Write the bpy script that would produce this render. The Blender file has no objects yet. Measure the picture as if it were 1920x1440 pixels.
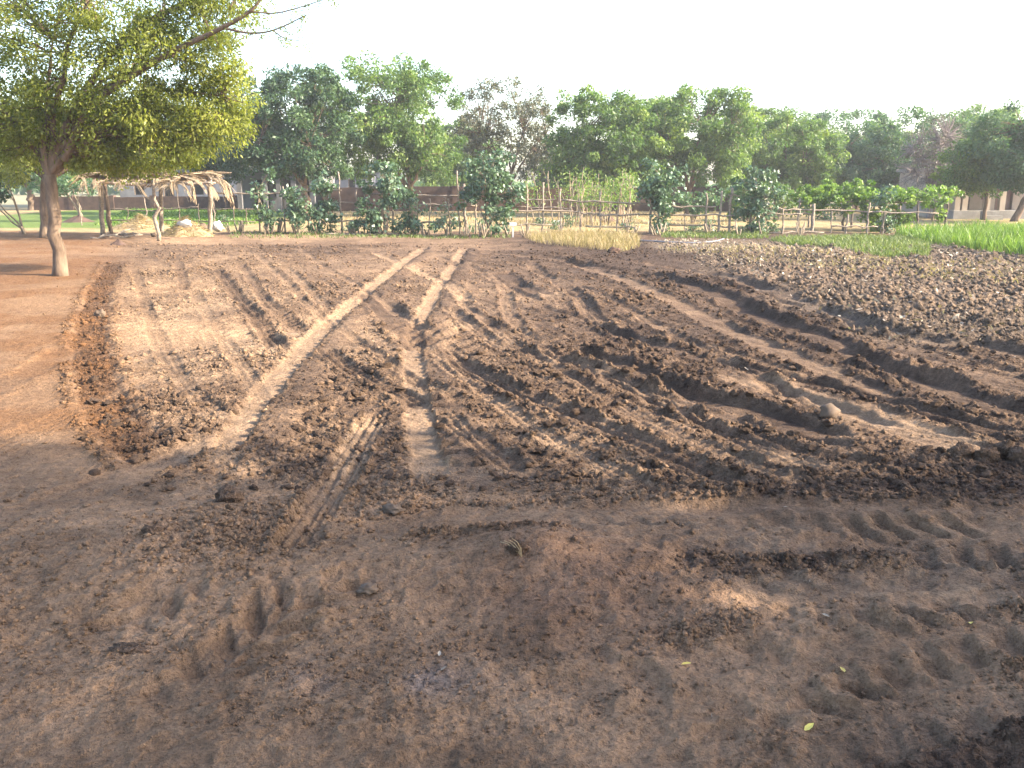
import bpy, math, random
import numpy as np
from mathutils import Vector

R = math.radians
rng = np.random.default_rng(7)
random.seed(7)
S = bpy.context.scene
C = S.collection

# ------------------------------------------------------------------ camera, sky, sun, exposure
CAM_H, FPX, PITCH = 2.0, 1663.0, R(13.0)
cam_d = bpy.data.cameras.new('camera'); cam = bpy.data.objects.new('camera', cam_d); C.objects.link(cam)
cam.location = (0, 0, CAM_H); cam.rotation_euler = (math.pi/2 - PITCH, 0, 0)
cam_d.sensor_width = 36; cam_d.lens = 36*FPX/1920; cam_d.clip_end = 9000; cam_d.clip_start = 0.05
S.camera = cam

SUN_EL, SUN_AZ = R(29), R(-10)          # azimuth measured from +x, negative = behind the camera
sdir = Vector((math.cos(SUN_EL)*math.cos(SUN_AZ), math.cos(SUN_EL)*math.sin(SUN_AZ), math.sin(SUN_EL)))
w = bpy.data.worlds.new('World'); S.world = w; w.use_nodes = True
nt = w.node_tree; nt.nodes.clear()
sky = nt.nodes.new('ShaderNodeTexSky'); sky.sky_type = 'NISHITA'; sky.sun_disc = False
sky.sun_elevation = SUN_EL; sky.sun_rotation = R(90) - SUN_AZ
sky.air_density = 1.0; sky.dust_density = 2.2; sky.ozone_density = 1.0
bg = nt.nodes.new('ShaderNodeBackground'); bg.inputs[1].default_value = 0.15
wo = nt.nodes.new('ShaderNodeOutputWorld')
nt.links.new(sky.outputs[0], bg.inputs[0]); nt.links.new(bg.outputs[0], wo.inputs[0])
sun_d = bpy.data.lights.new('sun', 'SUN'); sun_d.energy = 4.1; sun_d.angle = R(0.53); sun_d.color = (1.0, 0.87, 0.68)
sun = bpy.data.objects.new('sun', sun_d); C.objects.link(sun)
sun.rotation_euler = sdir.to_track_quat('Z', 'Y').to_euler(); sun.location = sdir*60
S.view_settings.view_transform = 'Standard'; S.view_settings.look = 'None'
S.view_settings.exposure = 2.35; S.view_settings.gamma = 1.0; S.view_settings.use_curve_mapping = False
S.cycles.max_bounces = 6; S.cycles.transparent_max_bounces = 4; S.cycles.volume_bounces = 0
S.cycles.use_denoising = True

# ------------------------------------------------------------------ helpers
def ray(u, v):
    a, b = (u-960)/FPX, (720-v)/FPX
    cp, sp = math.cos(PITCH), math.sin(PITCH)
    return np.array((a, cp + b*sp, -sp + b*cp))
def gp(u, v, z=0.0):                     # the spot of flat ground seen at (u, v) of the photograph
    d = ray(u, v); k = (z-CAM_H)/d[2]
    return np.array((d[0]*k, d[1]*k, z))
def at(u, v, Y):                         # the point seen at (u, v) at depth Y
    d = ray(u, v); k = Y/d[1]
    return np.array((d[0]*k, Y, CAM_H + d[2]*k))

def _hash(ix, iy, seed):
    h = (ix.astype(np.int64)*374761393 + iy.astype(np.int64)*668265263 + seed*1442695041) & 0x7fffffff
    h = ((h ^ (h >> 13))*1274126177) & 0x7fffffff
    return ((h ^ (h >> 16)) & 0xffffff)/float(0xffffff)
def vnoise(x, y, seed=0):                # value noise in -1..1
    ix, iy = np.floor(x), np.floor(y)
    fx, fy = x-ix, y-iy
    fx = fx*fx*fx*(fx*(fx*6-15)+10); fy = fy*fy*fy*(fy*(fy*6-15)+10)
    a = _hash(ix, iy, seed); b = _hash(ix+1, iy, seed); c = _hash(ix, iy+1, seed); d = _hash(ix+1, iy+1, seed)
    return 2*((a*(1-fx)+b*fx)*(1-fy) + (c*(1-fx)+d*fx)*fy) - 1
def fbm(x, y, sc, seed, octaves=3):
    r, amp, tot = 0, 1.0, 0.0
    for k in range(octaves):
        co, si = math.cos(0.6*k+0.3), math.sin(0.6*k+0.3)
        r = r + amp*vnoise((x*co-y*si)/sc, (x*si+y*co)/sc, seed+k*17); tot += amp; amp *= 0.55; sc *= 0.5
    return r/tot*1.5
def bumps(x, y, sc, seed):               # lumpy cellular field: rounded clods standing on a flat bed, 0..1
    X, Y = x/sc, y/sc
    X, Y = X + .30*vnoise(X*2.3, Y*2.3, seed+71), Y + .30*vnoise(X*2.3+9.1, Y*2.3, seed+72)
    ix, iy = np.floor(X), np.floor(Y)
    out = np.zeros_like(X)
    for dx in (-1, 0, 1):
        for dy in (-1, 0, 1):
            cx, cy = ix+dx, iy+dy
            px_ = cx + _hash(cx, cy, seed); py_ = cy + _hash(cx, cy, seed+5)
            s = 0.25 + 0.75*_hash(cx, cy, seed+9)**2
            rr = 0.62*s
            ex, ey = X-px_, Y-py_
            d1 = np.sqrt(ex*ex + ey*ey)/rr
            tl = 1 + .9*((_hash(cx, cy, seed+3)-.5)*ex + (_hash(cx, cy, seed+4)-.5)*ey)/rr
            out = np.maximum(out, s*np.clip(2.4*(1-d1), 0, .75+.25*np.clip(1-d1, 0, 1))*np.clip(tl, .2, 1.6))
    return out
def sst(a, b, x):
    t = np.clip((x-a)/(b-a), 0, 1); return t*t*(3-2*t)

def link(o, parent=None):
    C.objects.link(o)
    if parent is not None: o.parent = parent
    return o
def mesh_np(name, V, F, mat, parent=None, smooth=False, attrs=None, base=None):
    V = np.asarray(V, dtype=np.float32).reshape(-1, 3)
    if base is not None: V = V - np.asarray(base, dtype=np.float32)
    F = np.asarray(F, dtype=np.int32); n = F.shape[1]
    me = bpy.data.meshes.new(name)
    me.vertices.add(len(V)); me.vertices.foreach_set('co', V.ravel())
    me.loops.add(F.size); me.loops.foreach_set('vertex_index', F.ravel())
    me.polygons.add(len(F)); me.polygons.foreach_set('loop_start', np.arange(0, F.size, n, dtype=np.int32))
    me.update(calc_edges=True)
    if smooth: me.polygons.foreach_set('use_smooth', np.ones(len(F), dtype=bool))
    for k, a in (attrs or {}).items():
        a = np.asarray(a, dtype=np.float32)
        if a.ndim == 1:
            at_ = me.attributes.new(k, 'FLOAT', 'POINT'); at_.data.foreach_set('value', a)
        else:
            at_ = me.attributes.new(k, 'FLOAT_COLOR', 'POINT')
            at_.data.foreach_set('color', np.concatenate([a, np.ones((len(a), 1), np.float32)], 1).ravel())
    if mat is not None: me.materials.append(mat)
    me.validate()
    return link(bpy.data.objects.new(name, me), parent)
class MB:                                # collects tubes and boxes of one part
    def __init__(s): s.v, s.f = [], []
    def tube(s, pts, rad, n=6, cap=True):
        pts = np.asarray(pts, float); m = len(pts)
        rad = np.broadcast_to(np.asarray(rad, float), (m,))
        b = len(s.v); prev = None
        for i in range(m):
            t = pts[min(i+1, m-1)] - pts[max(i-1, 0)]; t = t/(np.linalg.norm(t)+1e-9)
            a = prev if prev is not None else (np.array((1., 0, 0)) if abs(t[0]) < .9 else np.array((0, 1., 0)))
            a = a - t*np.dot(a, t); a = a/(np.linalg.norm(a)+1e-9); c = np.cross(t, a); prev = a
            for k in range(n):
                q = 2*math.pi*k/n
                s.v.append(pts[i] + rad[i]*(math.cos(q)*a + math.sin(q)*c))
        for i in range(m-1):
            for k in range(n):
                k2 = (k+1) % n
                s.f.append((b+i*n+k, b+i*n+k2, b+(i+1)*n+k2, b+(i+1)*n+k))
        if cap:
            for i, flip in ((0, True), (m-1, False)):
                ci = len(s.v); s.v.append(pts[i])
                for k in range(n):
                    p, q = b+i*n+k, b+i*n+(k+1) % n
                    s.f.append((q, p, ci, ci) if flip else (p, q, ci, ci))
    def box(s, lo, hi):
        x0, y0, z0 = lo; x1, y1, z1 = hi; b = len(s.v)
        s.v += [np.array(p) for p in ((x0,y0,z0),(x1,y0,z0),(x1,y1,z0),(x0,y1,z0),(x0,y0,z1),(x1,y0,z1),(x1,y1,z1),(x0,y1,z1))]
        s.f += [tuple(b+i for i in q) for q in ((0,3,2,1),(4,5,6,7),(0,1,5,4),(1,2,6,5),(2,3,7,6),(3,0,4,7))]
    def build(s, name, mat, parent=None, base=None, smooth=False):
        V = np.array(s.v, np.float32)
        if base is not None: V = V - np.asarray(base, np.float32)
        me = bpy.data.meshes.new(name)
        me.from_pydata([tuple(map(float, p)) for p in V], [], [tuple(dict.fromkeys(f)) for f in s.f])
        if smooth: me.polygons.foreach_set('use_smooth', np.ones(len(me.polygons), dtype=bool))
        if mat is not None: me.materials.append(mat)
        return link(bpy.data.objects.new(name, me), parent)
def tag(o, label, cat, group=None):
    o['label'] = label; o['category'] = cat
    if group: o['group'] = group
    return o
def thing(name, loc, label, cat, group=None):
    o = bpy.data.objects.new(name, None); o.location = tuple(map(float, loc)); o.empty_display_size = .2
    link(o); return tag(o, label, cat, group)
def kind(o, k): o['kind'] = k; return o

ORD = ('first second third fourth fifth sixth seventh eighth ninth tenth eleventh twelfth thirteenth fourteenth fifteenth sixteenth seventeenth eighteenth nineteenth twentieth '
       'twenty-first twenty-second twenty-third twenty-fourth twenty-fifth twenty-sixth twenty-seventh twenty-eighth twenty-ninth thirtieth thirty-first thirty-second thirty-third thirty-fourth').split()
# ------------------------------------------------------------------ materials
def mat(name, build, **kw):
    m = bpy.data.materials.new(name); m.use_nodes = True
    t = m.node_tree; t.nodes.clear()
    out = t.nodes.new('ShaderNodeOutputMaterial')
    def N(ty, **k):
        n = t.nodes.new(ty)
        for a, b in k.items(): setattr(n, a, b)
        return n
    def L(a, b): t.links.new(a, b)
    build(N, L, out); return m
def solid(name, c1, c2, scale=6.0, rough=0.85, bump=0.3, stretch=(1, 1, 1), spec=0.2, coords='Object', detail=6):
    def b(N, L, out):
        tc = N('ShaderNodeTexCoord'); mp = N('ShaderNodeMapping'); mp.inputs['Scale'].default_value = stretch
        L(tc.outputs[coords], mp.inputs[0])
        nz = N('ShaderNodeTexNoise'); nz.inputs['Scale'].default_value = scale; nz.inputs['Detail'].default_value = detail
        nz.inputs['Roughness'].default_value = .65
        L(mp.outputs[0], nz.inputs[0])
        cr = N('ShaderNodeValToRGB'); cr.color_ramp.elements[0].position = .33; cr.color_ramp.elements[1].position = .68
        cr.color_ramp.elements[0].color = (*c1, 1); cr.color_ramp.elements[1].color = (*c2, 1)
        L(nz.outputs[0], cr.inputs[0])
        p = N('ShaderNodeBsdfPrincipled'); p.inputs['Roughness'].default_value = rough
        p.inputs['Specular IOR Level'].default_value = spec
        L(cr.outputs[0], p.inputs['Base Color'])
        bp = N('ShaderNodeBump'); bp.inputs['Strength'].default_value = bump; bp.inputs['Distance'].default_value = .02
        L(nz.outputs[0], bp.inputs['Height']); L(bp.outputs[0], p.inputs['Normal'])
        L(p.outputs[0], out.inputs[0])
    return mat(name, b)
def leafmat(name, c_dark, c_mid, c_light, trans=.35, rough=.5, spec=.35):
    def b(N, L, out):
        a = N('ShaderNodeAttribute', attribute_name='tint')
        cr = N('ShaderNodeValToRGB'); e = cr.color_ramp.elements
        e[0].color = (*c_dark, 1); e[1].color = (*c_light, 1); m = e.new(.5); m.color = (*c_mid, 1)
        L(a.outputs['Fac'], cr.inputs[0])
        p = N('ShaderNodeBsdfPrincipled'); p.inputs['Roughness'].default_value = rough
        p.inputs['Specular IOR Level'].default_value = spec
        L(cr.outputs[0], p.inputs['Base Color'])
        tr = N('ShaderNodeBsdfTranslucent')
        mx = N('ShaderNodeMix', data_type='RGBA', blend_type='MULTIPLY'); mx.inputs[0].default_value = 1
        mx.inputs[7].default_value = (1.15, 1.25, .55, 1)
        L(cr.outputs[0], mx.inputs[6]); L(mx.outputs[2], tr.inputs[0])
        ms = N('ShaderNodeMixShader'); ms.inputs[0].default_value = trans
        L(p.outputs[0], ms.inputs[1]); L(tr.outputs[0], ms.inputs[2]); L(ms.outputs[0], out.inputs[0])
    return mat(name, b)
def soilmat(name, col_attr=True, flat=(.3, .2, .13)):
    def b(N, L, out):
        tc = N('ShaderNodeTexCoord')
        if col_attr:
            a = N('ShaderNodeAttribute', attribute_name='soil'); col = a.outputs['Color']
        else:
            oi = N('ShaderNodeObjectInfo'); rgb = N('ShaderNodeHueSaturation'); rgb.inputs['Color'].default_value = (*flat, 1)
            mr = N('ShaderNodeMapRange'); mr.inputs[3].default_value = .65; mr.inputs[4].default_value = 1.2
            L(oi.outputs['Random'], mr.inputs[0]); L(mr.outputs[0], rgb.inputs['Value']); col = rgb.outputs[0]
        def noise(sc, det=4, ro=.6):
            n = N('ShaderNodeTexNoise'); n.inputs['Scale'].default_value = sc; n.inputs['Detail'].default_value = det
            n.inputs['Roughness'].default_value = ro; L(tc.outputs['Object'], n.inputs[0]); return n.outputs[0]
        n1, n2, n3 = noise(3.2, 5), noise(17, 5, .7), noise(70, 3, .7)
        m1 = N('ShaderNodeMath', operation='MULTIPLY_ADD'); m1.inputs[1].default_value = .6; m1.inputs[2].default_value = -.78; L(n1, m1.inputs[0])
        m2 = N('ShaderNodeMath', operation='MULTIPLY_ADD'); m2.inputs[1].default_value = 1.5; L(n2, m2.inputs[0]); L(m1.outputs[0], m2.inputs[2])
        m3 = N('ShaderNodeMath', operation='MULTIPLY_ADD'); m3.inputs[1].default_value = 1.5; L(n3, m3.inputs[0]); L(m2.outputs[0], m3.inputs[2])
        mx = N('ShaderNodeMix', data_type='RGBA', blend_type='MULTIPLY'); mx.inputs[0].default_value = 1
        L(col, mx.inputs[6]); L(m3.outputs[0], mx.inputs[7])
        p = N('ShaderNodeBsdfPrincipled'); p.inputs['Roughness'].default_value = .95; p.inputs['Specular IOR Level'].default_value = .12
        la = N('ShaderNodeAttribute', attribute_name='loose')
        wn = N('ShaderNodeTexNoise'); wn.inputs['Scale'].default_value = 40; wn.inputs['Detail'].default_value = 2; L(tc.outputs['Object'], wn.inputs[0])
        wv = N('ShaderNodeMix', data_type='VECTOR'); wv.inputs[0].default_value = .035; L(tc.outputs['Object'], wv.inputs[4]); L(wn.outputs['Color'], wv.inputs[5])
        vo = N('ShaderNodeTexVoronoi'); vo.inputs['Scale'].default_value = 27; L(wv.outputs[1], vo.inputs['Vector'])
        vs = N('ShaderNodeSeparateColor'); L(vo.outputs['Color'], vs.inputs[0])
        vr = N('ShaderNodeMapRange'); vr.inputs[3].default_value = .55; vr.inputs[4].default_value = 1.35; L(vs.outputs[0], vr.inputs[0])
        vm = N('ShaderNodeMix', data_type='RGBA', blend_type='MULTIPLY'); L(la.outputs['Fac'], vm.inputs[0]); L(mx.outputs[2], vm.inputs[6]); L(vr.outputs[0], vm.inputs[7])
        L(vm.outputs[2], p.inputs['Base Color'])
        vh = N('ShaderNodeMath', operation='MULTIPLY'); L(vo.outputs['Distance'], vh.inputs[0]); L(vs.outputs[1], vh.inputs[1])
        b0_ = N('ShaderNodeBump', invert=True); b0_.inputs['Distance'].default_value = .055; L(la.outputs['Fac'], b0_.inputs['Strength']); L(vh.outputs[0], b0_.inputs['Height'])
        b1 = N('ShaderNodeBump'); b1.inputs['Strength'].default_value = .9; b1.inputs['Distance'].default_value = .016; L(n3, b1.inputs['Height']); L(b0_.outputs[0], b1.inputs['Normal'])
        b2 = N('ShaderNodeBump'); b2.inputs['Strength'].default_value = .9; b2.inputs['Distance'].default_value = .06; L(n2, b2.inputs['Height']); L(b1.outputs[0], b2.inputs['Normal'])
        L(b2.outputs[0], p.inputs['Normal']); L(p.outputs[0], out.inputs[0])
    return mat(name, b)

M = {}
M['soil'] = soilmat('soil')
M['clod'] = soilmat('clod_soil', False, (.135, .088, .06))
M['bark'] = solid('bark', (.07, .048, .034), (.19, .135, .095), 9, .95, .9, (1, 1, .25))
M['bark_pale'] = solid('bark_pale', (.14, .105, .075), (.30, .24, .17), 12, .9, .6, (1, 1, .3))
M['bark_grey'] = solid('bark_grey', (.12, .095, .09), (.25, .21, .2), 12, .9, .5)
M['pole'] = solid('weathered_pole', (.13, .10, .075), (.32, .26, .2), 14, .9, .5, (1, 1, 1))
M['pole_dark'] = solid('dark_pole', (.07, .055, .045), (.17, .13, .1), 14, .9, .5)
M['straw'] = solid('straw', (.17, .12, .065), (.36, .27, .16), 25, .85, .4)
M['thatch'] = solid('dry_frond', (.12, .085, .052), (.34, .26, .17), 18, .85, .4)
M['cloth'] = solid('white_sack', (.42, .40, .38), (.55, .53, .5), 5, .8, .3)
M['stone'] = solid('stone', (.075, .052, .037), (.15, .108, .078), 8, .9, .5)
M['white'] = solid('white_paint', (.5, .5, .5), (.62, .61, .6), 8, .6, .1)
M['mud_wall'] = solid('mud_wall', (.055, .034, .027), (.105, .066, .05), 3, .95, .5)  # brown darkened to put the trees' shade into the wall colour
M['plaster_blue'] = solid('pale_plaster', (.12, .122, .145), (.19, .19, .21), 1.5, .9, .2)  # pale plaster darkened, putting the houses' shade into its colour
M['plaster_grey'] = solid('grey_plaster', (.11, .105, .11), (.18, .17, .17), 1.5, .9, .2)
M['cream'] = solid('cream_plaster', (.27, .22, .175), (.36, .3, .245), 1.2, .9, .2)
M['redwall'] = solid('reddish_wall', (.14, .085, .07), (.2, .13, .11), 2, .9, .2)
M['concrete'] = solid('concrete', (.16, .15, .14), (.26, .245, .23), 2.5, .9, .3)
M['door'] = solid('dark_door', (.035, .038, .055), (.06, .06, .085), 4, .6, .1)
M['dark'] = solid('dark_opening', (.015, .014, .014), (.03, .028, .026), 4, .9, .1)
M['neem_near'] = leafmat('neem_near', (.11, .135, .024), (.20, .225, .04), (.33, .335, .075), .55)
M['neem'] = leafmat('neem', (.055, .105, .028), (.105, .175, .044), (.20, .265, .068), .42)
M['dark_leaf'] = leafmat('dark_leaf', (.024, .055, .026), (.045, .088, .036), (.08, .135, .05), .3)
M['blue_leaf'] = leafmat('blue_green_leaf', (.042, .085, .042), (.07, .13, .06), (.12, .19, .08), .38)
M['grey_leaf'] = leafmat('grey_leaf', (.06, .065, .04), (.10, .105, .062), (.16, .15, .09), .3)
M['purple_leaf'] = leafmat('purple_twig', (.10, .082, .085), (.135, .115, .115), (.18, .155, .15), .3)
M['vine'] = leafmat('vine_leaf', (.06, .12, .018), (.125, .21, .035), (.22, .30, .06), .42)
M['shrub'] = leafmat('shrub_leaf', (.045, .085, .045), (.075, .13, .068), (.125, .185, .10), .3, .42, .5)
M['broad'] = leafmat('broad_leaf', (.06, .125, .07), (.09, .165, .095), (.15, .22, .14), .25, .42, .6)
M['grass_g'] = leafmat('green_grass', (.05, .10, .016), (.11, .19, .03), (.20, .27, .06), .42)
M['grass_w'] = leafmat('weed_grass', (.055, .085, .025), (.11, .15, .045), (.2, .22, .08), .4)
M['grass_d'] = leafmat('dry_grass', (.19, .135, .065), (.29, .22, .11), (.38, .31, .18), .3)
M['litter'] = leafmat('crop_litter', (.14, .105, .075), (.24, .19, .14), (.36, .3, .23), .15)
M['twig_litter'] = leafmat('twig_litter', (.035, .024, .016), (.10, .068, .042), (.17, .12, .07), .1)
M['fallen'] = leafmat('fallen_leaf', (.4, .3, .06), (.5, .4, .08), (.6, .5, .12), .2)

# ------------------------------------------------------------------ the ground: one height field
# tracks: (pixel polyline, half width m, depth m, kind, dryness)   kind: T lugs, B ribs, R plain rut
TR = [
 ([(395,905),(430,830),(470,770),(515,710),(560,660),(605,612),(650,575),(700,532),(750,495),(800,458)], .145, .05, 'S', 1.0),
 ([(830,960),(808,880),(790,800),(778,720),(775,640),(785,600),(800,570),(820,535),(840,510),(872,462)], .125, .045, 'S', .95),
 ([(545,1070),(600,960),(650,870),(715,755)], 0.115, .085, 'B', .95),
 ([(837,570),(890,610),(933,640),(1007,660),(1107,690),(1190,725),(1280,770),(1400,830),(1560,900)], 0.133, .085, 'B', .7),
 ([(820,650),(897,697),(973,740),(1073,783),(1140,813),(1273,870),(1410,930)], 0.15, .15, 'B', .4),
 ([(1060,652),(1173,683),(1280,724),(1363,747),(1430,767),(1513,797),(1610,828)], .19, .19, 'R', .12),
 ([(1240,725),(1280,741),(1413,790),(1513,817),(1640,850)], .13, .10, 'R', .3),
 ([(1425,722),(1530,750),(1607,777),(1690,803)], .20, .15, 'R', .2),
 ([(1340,700),(1450,720),(1560,755),(1680,790),(1790,835),(1900,875)], .24, .03, 'R', .9),
 ([(1000,478),(1130,500),(1200,511),(1280,530),(1363,557),(1440,593),(1530,630),(1647,677),(1747,713),(1813,743),(1960,790)], .28, .18, 'R', .2),
 ([(1310,512),(1413,537),(1563,587),(1647,617),(1747,633),(1863,647),(1990,670)], .30, .17, 'R', .15),
 ([(940,525),(947,540),(953,573),(973,607),(1007,633),(1050,650)], 0.117, .05, 'B', .6),
 ([(990,490),(1007,502),(1050,530),(1083,550),(1107,580),(1140,607),(1190,630),(1273,645)], 0.156, .11, 'B', .4),
 ([(935,505),(957,519),(1007,550)], .25, .12, 'R', .1),
 ([(215,490),(190,540),(168,610),(172,680),(200,760),(255,820),(330,875)], .21, .06, 'D', .02),
 ([(405,500),(440,545),(467,573),(493,610),(523,650)], 0.125, .08, 'B', .2),
 ([(450,490),(475,528),(500,560),(535,592),(567,620)], 0.117, .06, 'B', .4),
 ([(533,495),(575,535),(617,578)], 0.109, .05, 'B', .7),
 ([(333,488),(340,515),(347,545)], 0.109, .04, 'B', .35),
 ([(600,650),(640,677),(707,713),(757,737),(800,765)], 0.125, .10, 'B', .25),
 ([(820,775),(840,790),(890,830),(957,873),(1010,905)], 0.117, .07, 'B', .6),
 ([(690,545),(720,570),(760,610),(800,650)], .25, .10, 'R', .15),
 ([(820,480),(900,505),(960,535),(1010,560)], 0.140, .07, 'B', .45),
 ([(880,470),(990,480),(1090,497),(1180,530),(1290,575),(1420,640),(1560,700),(1700,760)], .2, .05, 'R', .55),
 ([(700,470),(770,500),(840,530),(880,560)], 0.156, .06, 'B', .9),
 ([(640,1010),(850,985),(1000,985),(1150,970),(1320,962),(1550,972),(1960,985)], .22, .05, 'R', .5),
 ([(980,1015),(1200,1010),(1450,1010),(1700,1015),(1980,1010)], .30, .045, 'T', .5),
 ([(1180,1300),(1400,1262),(1640,1210),(1980,1150)], .27, .05, 'T', .6),
 ([(1430,1440),(1640,1345),(1980,1255)], .22, .05, 'T', .55),
 ([(1250,1130),(1500,1120),(1760,1100),(1990,1075)], .24, .05, 'T', .6),
 ([(1000,1420),(1200,1370),(1420,1330)], .20, .045, 'T', .6),
 ([(640,1100),(500,1190),(380,1290),(250,1420)], .17, .045, 'T', .65),
 ([(150,1260),(300,1150),(420,1080)], .15, .045, 'T', .65),
 ([(545,1110),(480,1175),(410,1250),(330,1330)], 0.109, .03, 'B', .6),
 ([(700,1110),(640,1130),(560,1115),(480,1090)], .16, .03, 'T', .6),
 ([(700,452),(850,470),(1000,503),(1150,562),(1300,640),(1450,718),(1600,790)], 0.094, .045, 'B', .5),
 ([(860,555),(960,635),(1080,715),(1230,800),(1400,872),(1560,930)], 0.101, .05, 'B', .6),
 ([(760,615),(860,700),(980,790),(1120,872),(1260,935)], 0.094, .05, 'B', .7),
 ([(900,588),(1030,655),(1180,735),(1350,800),(1550,858),(1780,905)], 0.094, .05, 'B', .35),
 ([(1150,598),(1350,655),(1550,718),(1750,785),(1960,855)], 0.109, .06, 'B', .55),
 ([(1050,478),(1250,498),(1450,555),(1650,615),(1930,700)], 0.117, .06, 'B', .5),
 ([(480,475),(540,528),(600,588),(680,640),(770,702),(880,770)], 0.086, .045, 'B', .65),
 ([(560,466),(640,515),(720,560),(800,612),(900,690)], 0.086, .045, 'B', .6),
 ([(250,500),(270,560),(300,640),(350,720),(420,790)], 0.101, .03, 'B', .6),
 ([(360,540),(400,600),(450,680),(500,760)], 0.094, .03, 'B', .75),
 ([(1000,565),(1120,600),(1280,660),(1460,700),(1640,745),(1930,830)], .16, .07, 'R', .15),
 ([(-150,880),(60,800),(220,730),(330,690)], 0.156, .025, 'B', .8),
 ([(-150,1040),(60,960),(200,900),(330,850),(420,800)], .2, .03, 'R', .7),
 ([(-100,760),(60,690),(140,640)], .2, .025, 'R', .7),
]
def smooth_line(P, n=7):
    P = [np.asarray(p, float) for p in P]
    P = [2*P[0]-P[1]] + P + [2*P[-1]-P[-2]]
    out = []
    for i in range(1, len(P)-2):
        a, b, c, d = P[i-1], P[i], P[i+1], P[i+2]
        for k in range(n):
            t = k/n
            out.append(.5*((2*b)+(c-a)*t+(2*a-5*b+4*c-d)*t*t+(3*b-a-3*c+d)*t**3))
    out.append(P[-2]); return np.array(out)
TRW = []
for line, hw, dep, ty, dry in TR:
    TRW.append((smooth_line([gp(u, v)[:2] for u, v in line]), hw, dep*(.62 if dep > .09 else .8), ty, dry))

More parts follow.
